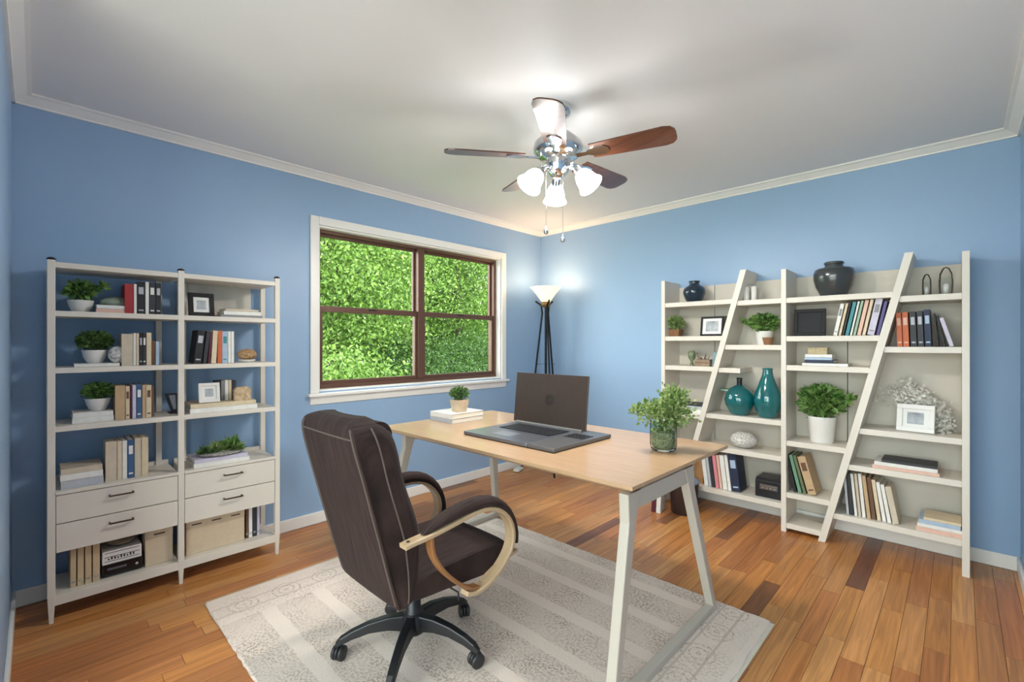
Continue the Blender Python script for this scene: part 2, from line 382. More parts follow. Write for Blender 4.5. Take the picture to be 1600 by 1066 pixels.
for k, ang in enumerate((90, 210, 330)):
    a = R(ang+44.1); dr = Vector((math.cos(a), math.sin(a), 0))
    ax = (dr*math.sin(R(38))+Vector((0, 0, -math.cos(R(38))))).normalized()
    q = Vector((0, 0, -1)).rotation_difference(ax).to_matrix()
    p0 = dr*.045+Vector((0, 0, -.305))
    arm = MB().tube([p0, p0+dr*.03+Vector((0, 0, -.004)), p0+dr*.05+Vector((0, 0, -.02))], .010, 10)
    c = p0+dr*.05+Vector((0, 0, -.015))
    arm.lathe([(.018, 0), (.021, -.012), (.021, -.03), (.024, -.036)], 18, c, rot=q)
    ao = arm.build('lamp_arm', M_chrome, fan)
    MB().lathe([(.024, -.032), (.034, -.042), (.044, -.065), (.048, -.09), (.054, -.11), (.062, -.122), (.060, -.122), (.046, -.09), (.032, -.045), (.02, -.035)], 28, c, cap=False, rot=q).build('glass_shade', M_shade, ao)
    pc = FAN+c+ax*.16
    light('fan_bulb', 'SPOT', FAN+c+ax*.115, 9.5, (1, .95, .89), ax.to_track_quat('-Z', 'Y').to_euler(), shadow_soft_size=.045, spot_size=R(178), spot_blend=.5)
for dx, dy, zl in ((-.06, -.01, -.60), (.02, -.03, -.645)):
    v = Vector((dx*CT-dy*ST, dx*ST+dy*CT, 0))
    c = MB().tube([v+Vector((0, 0, -.33)), v+Vector((0, 0, zl))], .0012, 6).build('pull_chain', M_chrome, fan)
    MB().lathe([(.001, zl+.012), (.003, zl+.008), (.004, zl), (.010, zl-.01), (.012, zl-.018), (.009, zl-.027), (.001, zl-.031)], 14, v).build('pull_ball', M_chrome, c)

# ------------------------------------------------------------------ torchiere floor lamp
lp = thing('floor_lamp', 'black three-legged torchiere floor lamp with a lit glass bowl in the room corner', 'floor lamp', LAMP)
M_iron = mat('black_iron', '#17171A', .45, metal=.6)
for k in range(3):
    a = R(44.1-90+15+120*k); d = Vector((math.cos(a), math.sin(a), 0))
    MB().tube([d*.24, d*.17+Vector((0, 0, .5)), d*.105+Vector((0, 0, .93)), d*.035+Vector((0, 0, 1.52)), d*.045+Vector((0, 0, 1.60)), d*.10+Vector((0, 0, 1.64))], .009, 8).build('leg', M_iron, lp)
MB().tube([(0, 0, .62), (0, 0, 1.6)], .011, 10).build('pole', M_iron, lp)
MB().lathe([(.001, 1.03), (.085, 1.03), (.088, 1.036), (.001, 1.036)], 24).build('tray', M_jar, lp)
MB().lathe([(.012, .62), (.03, .63), (.03, .66), (.012, .67)], 16).build('lower_ring', M_iron, lp)
MB().lathe([(.02, 1.575), (.05, 1.60), (.045, 1.63), (.02, 1.64)], 20).build('shade_holder', mat('antique_brass', '#8A6B45', .35, metal=.8), lp)
MB().lathe([(.03, 1.625), (.05, 1.645), (.085, 1.695), (.125, 1.745), (.148, 1.768), (.150, 1.772), (.145, 1.772), (.12, 1.747), (.08, 1.70), (.04, 1.65)], 36, cap=False).build('glass_bowl', mat('lit_amber_glass', '#FFDFA8', .4, emit=.55), lp)
light('lamp_bulb', 'POINT', LAMP+Vector((0, 0, 1.80)), 2.0, (1, .76, .50), shadow_soft_size=.10)

# ------------------------------------------------------------------ books
BC = dict(red='#A32A2C', white='#E8E5DF', cream='#D9C7A8', tan='#C0A27C', black='#1D1D20', navy='#1E2A45', blue='#3C5D86', grey='#8C8D90', dark='#33343A', brown='#6B4A34', orange='#C9683F', teal='#3E8C92', green='#6E9A7C', sage='#9DB89E', pink='#D9848C', lilac='#C9C3D6', beige='#CDBFA9', paleblue='#A9BDD3', maroon='#5A2330', purple='#5A5488', rose='#E0B7A6', olive='#6D7353', silver='#B9BCC2')
def cover(c): return mat('book_cloth_'+c, BC[c], .55, var=.08, scale=30)
def book(t, h, d, c, label, M, group, band=None, spine_dark=None):
    b = 0.0022; m = MB().box(0, t, 0, b, 0, h).box(0, b, b, d, 0, h).box(t-b, t, b, d, 0, h)
    o = m.build('book', cover(c)); o.matrix_world = M
    tag(o, label, 'book', group)
    MB().box(b, t-b, b+.0005, d-.004, .003, h-.003).build('pages', M_page, o)
    if band and t > .008:
        MB().box(t*.18, t*.82, -.0005, .0001, h*.62, h*.84).build('title_label', cover(band), o)
        MB().box(t*.18, t*.82, -.0005, .0001, h*.10, h*.14).build('publisher_mark', cover(band), o)
    return o
ORD = ['first', 'second', 'third', 'fourth', 'fifth', 'sixth', 'seventh', 'eighth', 'ninth', 'tenth', 'eleventh', 'twelfth']
def row(unit, plane, z, items, place, group, depth=.15):
    """items: (px0, px1, pytop, colour, words, lean degrees, band)"""
    prev = None
    for i, it in enumerate(items):
        p0, p1, pt, c, words = it[:5]; lean = it[5] if len(it) > 5 else 0; band = it[6] if len(it) > 6 else None
        f = (lambda px, py: atx(px, py, plane)) if unit == 'L' else (lambda px, py: aty(px, py, plane))
        k = 1 if unit == 'L' else 0
        a0 = f(p0, 500)[k]; a1 = f(p1, 500)[k]; top = f((p0+p1)/2, pt)[2]
        t = max(a1-a0-.001, .006); h = max(top-z, .05)
        la = R(lean); h2 = min(h/math.cos(la), .34)
        loc = Vector((plane, a0, z+.0005)) if unit == 'L' else Vector((a0, plane, z+.0005))
        if la > 0: loc.z += t*math.sin(la)
        M = Matrix.Translation(loc) @ Matrix.Rotation(R(90) if unit == 'L' else 0, 4, 'Z') @ Matrix.Rotation(la, 4, 'Y')
        d = depth*random.Random(i*7+int(p0)).uniform(.85, 1.05)
        lab = f'{words}, {ORD[i]} in row {place}'
        book(t, h2, d, c, lab, M, group, band)
def flat(unit, plane, z, items, group, yaw=0):
    """items bottom to top: (px0, px1, thickness, colour, label, depth[, yaw])"""
    for it in items:
        p0, p1, t, c, lab, d = it[:6]; yw = it[6] if len(it) > 6 else yaw
        if unit == 'L':
            a0 = atx(p0, 500, plane)[1]; a1 = atx(p1, 500, plane)[1]; h = a1-a0
            M = Matrix.Translation((plane, a1, z+.0005)) @ Matrix.Rotation(R(90+yw), 4, 'Z') @ Matrix.Rotation(R(-90), 4, 'Y')
        else:
            a0 = aty(p0, 500, plane)[0]; a1 = aty(p1, 500, plane)[0]; h = a1-a0
            M = Matrix.Translation((a1, plane, z+.0005)) @ Matrix.Rotation(R(yw), 4, 'Z') @ Matrix.Rotation(R(-90), 4, 'Y')
        book(t, h, d, c, lab, M, group)
        z += t+.0008
    return z

# ------------------------------------------------------------------ plants, frames, ornaments
def leafy(rnd, n, rx, ry, rz, cz, ls, lw, up=.3):
    f = MB()
    for k in range(n):
        while True:
            p = Vector((rnd.uniform(-1, 1), rnd.uniform(-1, 1), rnd.uniform(-1, 1)))
            if .35 < p.length < 1: break
        d = Vector((p.x, p.y, p.z*.6+up))
        f.leaf((p.x*rx*.85, p.y*ry*.85, cz+p.z*rz*.85), d+Vector((rnd.uniform(-.6, .6), rnd.uniform(-.6, .6), rnd.uniform(-.5, .5))), ls*rnd.uniform(.7, 1.25), lw*rnd.uniform(.8, 1.2), rnd)
    return f
def potted(label, loc, pr, ph, style, fr, fh, lm, n=260, ls=.028, lw=.016, seed=1, group=None, potm=None, branch=None, off=(0, 0), name='potted_plant'):
    rnd = random.Random(seed); t = thing(name, label, 'plant', loc, 0, group)
    potm = potm or M_potw
    if style == 'bowl': prof = [(pr*.55, 0), (pr*.66, ph*.08), (pr*.88, ph*.5), (pr, ph*.95), (pr, ph), (pr*.92, ph), (pr*.88, ph*.86), (.001, ph*.84)]
    elif style == 'cyl': prof = [(pr*.80, 0), (pr*.83, ph*.03), (pr, ph*.93), (pr*1.02, ph), (pr*.93, ph), (pr*.9, ph*.88), (.001, ph*.87)]
    if style == 'square':
        q = lambda r, z: [(r, r, z), (-r, r, z), (-r, -r, z), (r, -r, z)]
        MB().loft([q(pr*.75, 0), q(pr, ph), q(pr*.9, ph), q(pr*.86, ph*.85)], smooth=False).build('pot', potm, t, bevel=.002)
        MB().box(-pr*.84, pr*.84, -pr*.84, pr*.84, ph*.80, ph*.88).build('soil', M_soil, t)
    else:
        MB().lathe(prof, 28).build('pot', potm, t)
        MB().lathe([(.001, ph*.86), (pr*.87, ph*.86), (pr*.87, ph*.88), (.001, ph*.90)], 20).build('soil', M_soil, t)
    st = MB()
    for k in range(9):
        a = rnd.uniform(0, 6.28); e = Vector((off[0]+math.cos(a)*fr*.6, off[1]+math.sin(a)*fr*.6, ph+fh*rnd.uniform(.4, .85)))
        st.tube([(math.cos(a)*pr*.3, math.sin(a)*pr*.3, ph*.85), (e.x*.5, e.y*.5, ph+fh*.25), e], .0016, 5)
    if branch:
        st.tube([(0, 0, ph), (branch[0]*.5, branch[1]*.5, ph+branch[2]*.8), tuple((branch[0], branch[1], ph+branch[2]))], .0022, 5)
    st.build('stems', M_stem, t)
    f = leafy(rnd, n, fr, fr, fh*.5, ph+fh*.48, ls, lw)
    f.v = [(x+off[0], y+off[1], z) for x, y, z in f.v]
    if branch:
        for k in range(28):
            u = rnd.uniform(.4, 1); p = Vector((branch[0]*u, branch[1]*u, ph+branch[2]*(.6+.4*u)))
            f.leaf(p, (rnd.uniform(-1, 1), rnd.uniform(-1, 1), rnd.uniform(-.5, 1)), ls*1.2, lw*1.2, rnd)
    f.build('foliage', lm, t, kind='stuff')
    return t
M_photo = mat('grey_photo_print', '#7E848C', .5, scale=14, color2='#C9CDD2')
M_matb = mat('photo_mat_board', '#E9E8E4', .7)
def frame(label, loc, rz, w, h, fw, fm, tilt=10, inner=.3, group=None, pic=None, dp=.018, cat='photo frame'):
    t = thing('photo_frame', label, cat, loc, rz, group)
    rot = Matrix.Rotation(R(-tilt), 4, 'X')
    def bx(mb, x0, x1, y0, y1, z0, z1):
        vs = [rot @ Vector((x, y, z)) for x in (x0, x1) for y in (y0, y1) for z in (z0, z1)]
        mb.add(vs, [(0, 1, 3, 2), (4, 6, 7, 5), (0, 4, 5, 1), (2, 3, 7, 6), (0, 2, 6, 4), (1, 5, 7, 3)])
        return mb
    m = MB(); e = math.sin(R(tilt))*dp
    for a in ((-w/2, w/2, 0, fw), (-w/2, w/2, h-fw, h), (-w/2, -w/2+fw, fw, h-fw), (w/2-fw, w/2, fw, h-fw)):
        bx(m, a[0], a[1], 0, dp, a[2]+e, a[3]+e)
    m.build('frame_border', fm, t, bevel=.002)
    bx(MB(), -w/2+fw, w/2-fw, dp*.45, dp*.8, fw+e, h-fw+e).build('mat_board', M_matb if pic is None else pic, t)
    if pic is None:
        iw = (w-2*fw)*inner; ih = (h-2*fw)*inner
        bx(MB(), -iw, iw, dp*.42, dp*.45, h/2-ih+e, h/2+ih+e).build('photo', M_photo, t)
    MB().bar((0, dp+math.sin(R(tilt))*h*.6, h*.6), (0, dp+h*.38, .004), .02, .003, (1, 0, 0)).build('easel_leg', fm, t)
    return t

# ------------------------------------------------------------------ left shelving unit
LX, LB = -2.85, -3.125
LY = (.045, .515, .978)
S1, S2, S3, S4, S5 = 1.375, 1.122, .863, .575, .117
lu = thing('shelving_unit', 'warm white two-bay open shelving unit with four drawers beside the window', 'shelving unit', (LX, LY[1], 0))
def LP(name, mb, m=M_unit, parent=None, bevel=.0015, label=None):
    par = parent or lu
    ox, oy = LX, LY[1]
    mb.v = [(x-ox, y-oy, z) for x, y, z in mb.v]
    return mb.build(name, m, par, bevel=bevel, label=label)
pw = .026
def post(x, y, z1, taper=True):
    h = pw/2; q = lambda s, z: [(x-s*h, y-s*h, z), (x+s*h, y-s*h, z), (x+s*h, y+s*h, z), (x-s*h, y+s*h, z)]
    LP('post', MB().loft([q(.55, 0), q(1, .12), q(1, z1)], smooth=False))
for y, z1 in zip(LY, (1.598, 1.602, 1.61)):
    post(LX-pw/2, y, z1)
    LP('post_cap', MB().lathe([(.001, z1+.001), (.016, z1+.001), (.016, z1+.006), (.008, z1+.012), (.001, z1+.013)], 14, (LX-pw/2, y, 0)), M_dark, bevel=0, label='black cap on post top')
for y in (LY[0], LY[1]-.055, LY[1]+.055, LY[2]): post(LB+pw/2, y, 1.59)
for b_, (ya, yb) in enumerate(((LY[0]+pw/2, LY[1]-pw/2), (LY[1]+pw/2, LY[2]-pw/2))):
    LP('top_board', MB().box(LB+.001, LX-.003, ya-.004, yb+.004, 1.566, 1.590))
    for z in (S1, S2, S3): LP('shelf', MB().box(LB+.001, LX-.001, ya-.006, yb+.006, z-.024, z))
    LP('cabinet_top', MB().box(LB, LX+.004, ya, yb, S4-.014, S4))
    LP('cabinet_body', MB().box(LB, LX-.02, ya, ya+.012, .305, S4-.014).box(LB, LX-.02, yb-.012, yb, .305, S4-.014).box(LB, LX-.02, ya+.012, yb-.012, .305, .317).box(LB, LB+.01, ya+.012, yb-.012, .317, S4-.014))
    for z0, z1 in ((.306, .430), (.434, .558)):
        dr = LP('drawer', MB().box(LX-.019, LX-.001, ya+.002, yb-.002, z0, z1).box(LX-.25, LX-.019, ya+.02, yb-.02, z0+.015, z1-.02))
        yc = (ya+yb)/2+.0; zc = z0+(z1-z0)*.70
        hd = MB().bar((LX+.024, yc-.045, zc), (LX+.024, yc+.045, zc), .007, .006).bar((LX-.001, yc-.042, zc), (LX+.022, yc-.042, zc), .006, .006).bar((LX-.001, yc+.042, zc), (LX+.022, yc+.042, zc), .006, .006)
        hd.v = [(x-LX, y-LY[1], z) for x, y, z in hd.v]
        hd.build('drawer_handle', mat('dark_bronze', '#4A3A30', .4, metal=.6), dr, label='slim dark bronze bar handle')
    LP('bottom_shelf', MB().box(LB+.001, LX-.003, ya-.004, yb+.004, S5-.042, S5))
    LP('back_rail', MB().box(LB, LB+.016, ya, yb, S4, S4+.02))
LP('back_panel', MB().box(LB-.012, LB-.004, LY[1]+.03, LY[2]-.06, S1-.02, 1.57), M_back)

LS = -2.895    # spine plane of upright books
gL = 'upright books on the left shelving unit'
row('L', LS, S1, [(195, 209, 444, 'red', 'thick red hardback book', 0), (209.5, 214, 444, 'white', 'thin white book', 0), (214.5, 227, 441, 'black', 'wide black book', 0, 'silver'), (227.5, 233, 441, 'white', 'white book between two black ones', 0), (233.5, 243, 442, 'dark', 'charcoal book', 0, 'white'), (243.5, 252, 443, 'black', 'black book at the row end', 0, 'silver')], 'beside the mossy rock stack', gL)
row('L', LS, S2, [(190, 208, 522, 'beige', 'thick beige book', 0), (208.5, 213, 521, 'white', 'thin white book', 0), (213.5, 217.5, 521, 'cream', 'thin cream book', 0), (218, 223, 520, 'black', 'black book', 0, 'silver'), (223.5, 228.5, 520, 'dark', 'dark grey book', 0, 'white'), (229, 237, 520, 'cream', 'tall cream book', 0), (237.5, 243, 533, 'brown', 'short brown book', 0), (243.5, 249, 534, 'paleblue', 'short pale blue book', 0)], 'beside the round lace ornament', gL)
row('L', LS, S3, [(180, 196, 603, 'tan', 'thick tan book', 0), (196.5, 203, 604, 'cream', 'cream book', 0, 'brown'), (203.5, 206.5, 604, 'maroon', 'thin maroon book', 0), (207, 213, 602, 'lilac', 'pale lilac book', 0), (213.5, 222, 601, 'blue', 'bright blue book', 0, 'white'), (222.5, 228, 602, 'tan', 'slim tan book', 0), (228.5, 237, 602, 'cream', 'cream book', 0, 'brown'), (237.5, 241, 604, 'brown', 'thin brown book', 0)], 'above the left drawers beside the small green plant', gL)
row('L', LS, S4, [(165, 183, 691, 'beige', 'thick beige book', 0), (183.5, 191, 690, 'cream', 'cream book', 0), (191.5, 199, 689, 'white', 'white book', 0), (199.5, 210, 687, 'blue', 'blue book', 0, 'white'), (210.5, 221, 685, 'beige', 'beige book', 0), (221.5, 232, 684, 'cream', 'cream book', 0)], 'standing on the left cabinet top', gL)
row('L', LS, S2, [(303, 315, 517, 'black', 'wide black book with silver lettering', 6, 'silver'), (317, 323, 518, 'dark', 'leaning charcoal book', 6), (325, 328.5, 519, 'maroon', 'thin dark red book', 4), (330, 338, 517, 'cream', 'cream book', 3), (340, 347, 517, 'orange', 'orange brown book', 1), (347.5, 356, 518, 'paleblue', 'grey blue book', 0, 'teal'), (356.5, 361, 518, 'white', 'white book', 0), (361.5, 366, 518, 'white', 'outermost white book', 0)], 'beside the woven brown stone', gL)
row('L', -2.97, S3+.048, [(339, 345, 595, 'black', 'narrow black book', 0), (345.5, 351, 595, 'grey', 'grey book', 0), (351.5, 357, 594, 'white', 'white book', 0), (357.5, 362, 594, 'cream', 'cream book', 0), (362.5, 369, 595, 'dark', 'dark grey book', 0)], 'behind the white photo frame', gL, .10)
gLf = 'books lying flat on the left shelving unit'
z = flat('L', -2.90, S1, [(150, 206, .020, 'rose', 'pinkish book lying flat under a white one beside the red hardback', .15), (151, 205, .016, 'white', 'white book lying flat under the mossy rock', .15)], gLf)
m = MB().ball((0, 0, .018), .05, .062, .028, 14, 8, .12, random.Random(2))
o = m.build('mossy_rock', mat('mossy_stone', '#8E9A86', .9, var=.25, scale=25, bump=.5, bscale=40)); o.location = (-2.965, atx(181, 480, -2.965)[1], z-.001)
for v in o.data.vertices: v.co.z = max(v.co.z, 0)
tag(o, 'pale green-grey rock resting on the stacked books by the red hardback', 'rock')
z2 = flat('L', -2.90, S2, [(116, 187, .014, 'white', 'slim white book lying flat under a plant and a round ornament', .17)], gLf)
zL3 = flat('L', -2.90, S3, [(113, 178, .024, 'white', 'white book lying flat, lower of the pair under the short bushy plant', .17), (114, 177, .022, 'white', 'white book lying flat, upper of the pair under the short bushy plant', .17)], gLf)
flat('L', -2.88, S4, [(95, 162, .036, 'silver', 'thick silver book at the bottom of the stack on the left cabinet top', .17), (94, 161, .028, 'white', 'white book in the middle of the stack on the left cabinet top', .17), (95, 160, .024, 'beige', 'beige book on top of the stack on the left cabinet top', .16)], gLf)
flat('L', -2.90, S1, [(345, 410, .014, 'grey', 'grey book at the bottom of the flat stack beside the black photo frame', .16), (350, 408, .020, 'white', 'white book in the middle of the flat stack beside the black photo frame', .15), (352, 404, .012, 'beige', 'beige book on top of the flat stack beside the black photo frame', .13)], gLf)
zR3 = flat('L', -2.875, S3, [(297, 402, .024, 'white', 'large white book lying flat, lower of two under the white photo frame', .2), (298, 400, .022, 'cream', 'large cream book lying flat, upper of two under the white photo frame', .2)], gLf)
zR4 = flat('L', -2.87, S4, [(303, 390, .022, 'white', 'white book lying flat, lower of two under the succulents', .19), (304, 387, .020, 'lilac', 'pale lilac book lying flat, upper of two under the succulents', .18)], gLf)

PX = -2.97
def Lloc(px, z, x=PX): return (x, atx(px, 500, x)[1], z)
potted('trailing green plant in a white bowl pot beside the red hardback shelf row', Lloc(126, S1), .047, .058, 'bowl', .055, .085, M_leafA, 240, .03, .018, 1, branch=(.03, .085, .07))
potted('round bushy plant in a white bowl pot next to the round lace ornament', Lloc(148, z2), .047, .062, 'bowl', .062, .09, M_leafC, 420, .026, .016, 2)
potted('short bushy plant in a white bowl pot on two white books', Lloc(153, zL3), .048, .058, 'bowl', .06, .07, M_leafA, 380, .024, .015, 3)
o = MB().ball((0, 0, .04), .016, .037, .040, 20, 12).build('lace_ornament', mat('white_lace_ceramic', '#8C8A88', .6, scale=70, color2='#EDEAE6', bump=.6, bscale=90)); o.location = Lloc(184, z2, -2.915)
tag(o, 'round white lace-patterned ornament standing on the slim white book', 'ornament')
t = thing('bookend', 'tapered black bookend standing alone beside the middle post', 'bookend', Lloc(268, S3, -2.98))
MB().prism([(-.03, .105), (.03, .105), (.028, .006), (.0, .004)], -.012, .0, 'x').build('upright_plate', M_dark, t, bevel=.001)
MB().box(-.05, .03, -.01, .035, 0, .004).build('foot_plate', M_dark, t)
MB().prism([(-.012, .095), (.016, .095), (.02, .02), (.008, .02)], .0005, .0015, 'x').build('silver_inlay', mat('brushed_silver', '#9FA3A8', .35, metal=.8), t)
frame('black photo frame on the top shelf of the bay nearer the window', Lloc(316, S1, -2.93), R(90), .118, .128, .022, mat('black_wood', '#141416', .7), 10)
frame('white photo frame leaning on grey books above two large flat books', Lloc(328, zR3, -2.90), R(90), .098, .105, .016, M_potw, 8)
t = thing('stone_on_dish', 'brown woven-looking stone on a white dish beside upright books', 'ornament', Lloc(386, S2, -2.95))
MB().lathe([(.025, 0), (.042, .010), (.046, .016), (.040, .016), (.001, .010)], 24).build('dish', M_potw, t)
MB().ball((0, 0, .045), .038, .052, .032, 18, 10, .05, random.Random(4)).build('woven_stone', mat('woven_brown', '#8A6744', .8, scale=60, color2='#C9A47A', bump=.8, bscale=70), t)
o = MB().prism([(-.041, 0), (.041, 0), (.042, .055), (.036, .072), (.015, .078), (-.03, .073), (-.042, .06)], -.016, .016, 'x').build('carved_block', mat('carved_sandstone', '#A98A66', .85, scale=45, color2='#D8C2A0', bump=.9, bscale=55), bevel=.004)
o.location = Lloc(378, zR3, -2.905); tag(o, 'tan carved stone block on the two large flat books', 'ornament')
# succulents on the flat books
t = thing('succulent_arrangement', 'low arrangement of mixed succulents on flat books above the drawers', 'plant', Lloc(345, zR4, -2.94)); rs = random.Random(5)
MB().lathe([(.06, 0), (.085, .006), (.09, .014), (.001, .016)], 24, sy=1.25).build('gravel_bed', mat('pale_gravel', '#B9B5AE', .9, scale=90, color2='#77706A', bump=.8, bscale=90), t)
for (dx, dy, rr, hh, mm, ls) in ((0, -.075, .032, .07, M_leafC, .028), (.01, -.015, .045, .085, M_leafB, .045), (-.01, .05, .05, .105, M_leafA, .055), (.02, .085, .03, .05, M_leafB, .025)):
    f = MB()
    for k in range(130):
        a = rs.uniform(0, 6.28); e = rs.uniform(.1, 1.35)
        d = Vector((math.cos(a)*math.cos(e), math.sin(a)*math.cos(e), math.sin(e)))
        p = Vector((dx, dy, .014))+d*rr*rs.uniform(.1, .7); f.leaf(p, d, ls*rs.uniform(.7, 1.2), ls*.28, rs)
    f.build('rosette', mm, t, kind='stuff')
# bottom shelf, left bay: binders, printed box, device, storage box
def binder(label, px0, px1, x, z, h, c, d=.2):
    a0 = atx(px0, 500, x)[1]; a1 = atx(px1, 500, x)[1]; w_ = a1-a0-.001
    t = thing('binder', label, 'binder', (x, a0, z), R(90), 'binders on the bottom shelves')
    MB().box(0, w_, 0, .003, 0, h).box(0, .0025, .003, d, 0, h).box(w_-.0025, w_, .003, d, 0, h).build('cover', c, t, bevel=.0008)
    MB().box(.003, w_-.003, .006, d-.006, .004, h-.006).build('pages', M_page, t)
    MB().lathe([(.004, 0), (.0065, 0), (.0065, .002), (.004, .002)], 14, rot=Matrix.Rotation(R(90), 3, 'X'), c=(w_/2, 0, .025), cap=False).build('finger_ring', M_chrome, t)
M_bt = mat('tan_card', '#CDB48F', .65, var=.05)
for i, (p0, p1) in enumerate(((110, 119.5), (121, 131.5), (133, 143.5), (145, 156.5))):
    binder(f'tan card binder, {ORD[i]} of four from the tapered corner post', p0, p1, -2.90, S5, .178, M_bt)
y0, y1 = atx(159, 500, -2.895)[1], atx(224, 500, -2.895)[1]
t = thing('disc_player', 'flat black electronic player under a white printed box on the bottom shelf', 'electronics', (-2.90, y0, S5), R(90))
wd = y1-y0-.002
MB().box(0, wd, .004, .2, .004, .062).build('case', M_dark, t, bevel=.003)
MB().box(.006, wd-.006, 0, .004, .010, .058).build('front_panel', mat('gloss_black', '#0E0F12', .15), t)
MB().box(.02, wd*.6, -.001, .0, .034, .044).build('disc_slot', mat('grey_plastic', '#55585E', .4), t)
MB().lathe([(.001, 0), (.006, 0), (.006, .006), (.001, .006)], 14, rot=Matrix.Rotation(R(90), 3, 'X'), c=(wd*.85, 0, .036)).build('knob', M_chrome, t)
t = thing('printed_box', 'white box with black printed bars lying on the black player', 'box', (-2.90, y0+.002, S5+.063), R(90))
MB().box(0, wd-.006, 0, .19, 0, .062).build('carton', M_potw, t, bevel=.002)
for q in range(3): MB().box(.008, wd-.014, -.0006, .0, .012+q*.02, .0145+q*.02).build('printed_line', M_dark, t)
for q in range(9): MB().box(.02+q*.0115, .026+q*.0115, -.0008, -.0001, .020, .020+.007+.004*((q*5) % 3)).build('printed_bar', M_dark, t)
o = MB().ball((0, 0, .018), .075, .058, .022, 16, 8, .06, random.Random(9)).build('folded_cloth', mat('grey_brown_cloth', '#857767', .9, var=.2, scale=20)); o.location = (-2.99, (y0+y1)/2, S5+.126)
tag(o, 'crumpled grey-brown cloth lying on the white printed box', 'cloth')
for v in o.data.vertices: v.co.z = max(v.co.z, 0)
def storage(label, px0, px1, x, z, h, d, slots):
    a0 = atx(px0, 500, x)[1]; a1 = atx(px1, 500, x)[1]; w_ = a1-a0
    t = thing('storage_box', label, 'storage box', (x, a0, z), R(90))
    mm = mat('beige_linen_card', '#D2BFA3', .75, var=.04, scale=40)
    MB().box(0, w_, 0, d, 0, h*.80).build('box_body', mm, t, bevel=.002)
    MB().box(-.001, w_+.001, -.001, d+.001, h*.80, h).build('lid', mm, t, bevel=.002)
    for q in range(slots):
        c = w_*(q+.5)/slots
        MB().bar((c-.022, -.003, h*.88), (c+.022, -.003, h*.88), .004, .005).build('pull_bar', mat('dark_bronze', '#4A3A30', .4, metal=.6), t)
storage('small beige storage box on the bottom shelf beside the black player', 227, 270, -2.90, S5, .175, .18, 1)
storage('wide beige storage box with three pulls on the bottom shelf', 291, 382, -2.90, S5, .178, .18, 3)
for p0, p1, c, w_ in ((384.5, 388.5, 'brown', 'slim brown binder beside the wide beige storage box'), (389, 394.5, 'white', 'white binder between a brown and a dark grey one'), (395, 401.5, 'dark', 'dark grey binder on the bottom shelf'), (402, 406, 'lilac', 'pale lilac binder at the open end of the bottom shelf')):
    binder(w_, p0, p1, -2.92, S5, .178, cover(c), .17)

# ------------------------------------------------------------------ right ladder bookcase
RY = 3.40; RB = 3.672
RX = (-1.655, -.822, .028); PT = .03
rc = thing('ladder_bookcase', 'tall off-white bookcase with two slanting ladder boards against the blue wall', 'bookcase', (RX[1], RB, 0))
def RP(name, mb, m=M_unit, bevel=.002, label=None):
    mb.v = [(x-RX[1], y-RB, z) for x, y, z in mb.v]
    return mb.build(name, m, rc, bevel=bevel, label=label)
RTOP = 1.718
for x in RX: RP('side_panel', MB().box(x-PT/2, x+PT/2, RY, RB, 0, RTOP))
for a, b_ in ((RX[0]+PT/2, RX[1]-PT/2), (RX[1]+PT/2, RX[2]-PT/2)):
    mid = (a+b_)/2-.12
    RP('back_panel', MB().box(a, mid-.002, RB-.010, RB, .085, 1.685), M_back)
    RP('back_panel', MB().box(mid+.002, b_, RB-.010, RB, .085, 1.685), M_back)
D = lambda k, z: (-1.074-.27*(1.713-z)) if k == 0 else (-.208-.237*(1.701-z))
for k in (0, 1):
    z1 = 1.74; h = .019
    RP('ladder_board', MB().prism([(D(k, 0)-h, 0), (D(k, 0)+h, 0), (D(k, z1)+h, z1), (D(k, z1)-h, z1)], RY-.008, RB-.012, 'y'))
ST_ = .034
def shelf(x0, x1, zc, y0=RY+.004): RP('shelf', MB().box(x0, x1, y0, RB-.011, zc-ST_/2, zc+ST_/2))
LL = (1.527, 1.268, 1.044, .690); LR = (1.512, 1.204, .705, .471, .162)
BL = (1.511, 1.261, 1.072, .580, .243, .043); BR = (1.482, 1.195, .709, .485, .172)
for z in LL: shelf(RX[0]+PT/2, D(0, z)-.018, z)
shelf(D(0, 1.044)+.018, -1.09, 1.040)
shelf(RX[0]+PT/2, D(0, .162)-.018, .162)
for z in LR: shelf(D(0, z)+.018, RX[1]-PT/2, z)
for z in BL: shelf(RX[1]+PT/2, D(1, z)-.018, z)
for z in BR: shelf(D(1, z)+.018, RX[2]-PT/2, z)
RP('glass_shelf', MB().lathe([(.001, .882), (.085, .882), (.09, .888), (.09, .894), (.001, .894)], 24, (D(0, .89)+.105, RB-.11, 0), sy=.9), mat('pale_green_glass', '#9FC4B8', .1, spec=.7), bevel=0, label='small pale green glass ledge')
RP('screw_cap', MB().lathe([(.001, 0), (.011, 0), (.011, .004), (.001, .004)], 14, (RX[1]-.05, RB-.010, 1.63), rot=Matrix.Rotation(R(90), 3, 'X')), M_dark, bevel=0, label='black screw cap')
hs = ST_/2
RS = 3.44
gR = 'upright books on the ladder bookcase'; gRf = 'books lying flat on the ladder bookcase'
row('R', RS, LR[4]+hs, [(1101, 1107, 712, 'white', 'white book', -7), (1107.8, 1112, 713, 'silver', 'thin silver book', -7), (1113, 1117.5, 712, 'dark', 'charcoal book', -7), (1118.5, 1124, 713, 'pink', 'pink book', -7), (1125, 1129, 713, 'rose', 'thin rose book', -7), (1130, 1137, 713, 'white', 'wide white book', -7), (1138, 1143, 713, 'white', 'white book touching the navy one', -7), (1144, 1157, 712, 'navy', 'thick navy book', -7, 'paleblue')], 'leaning beside the black radio', gR, .16)
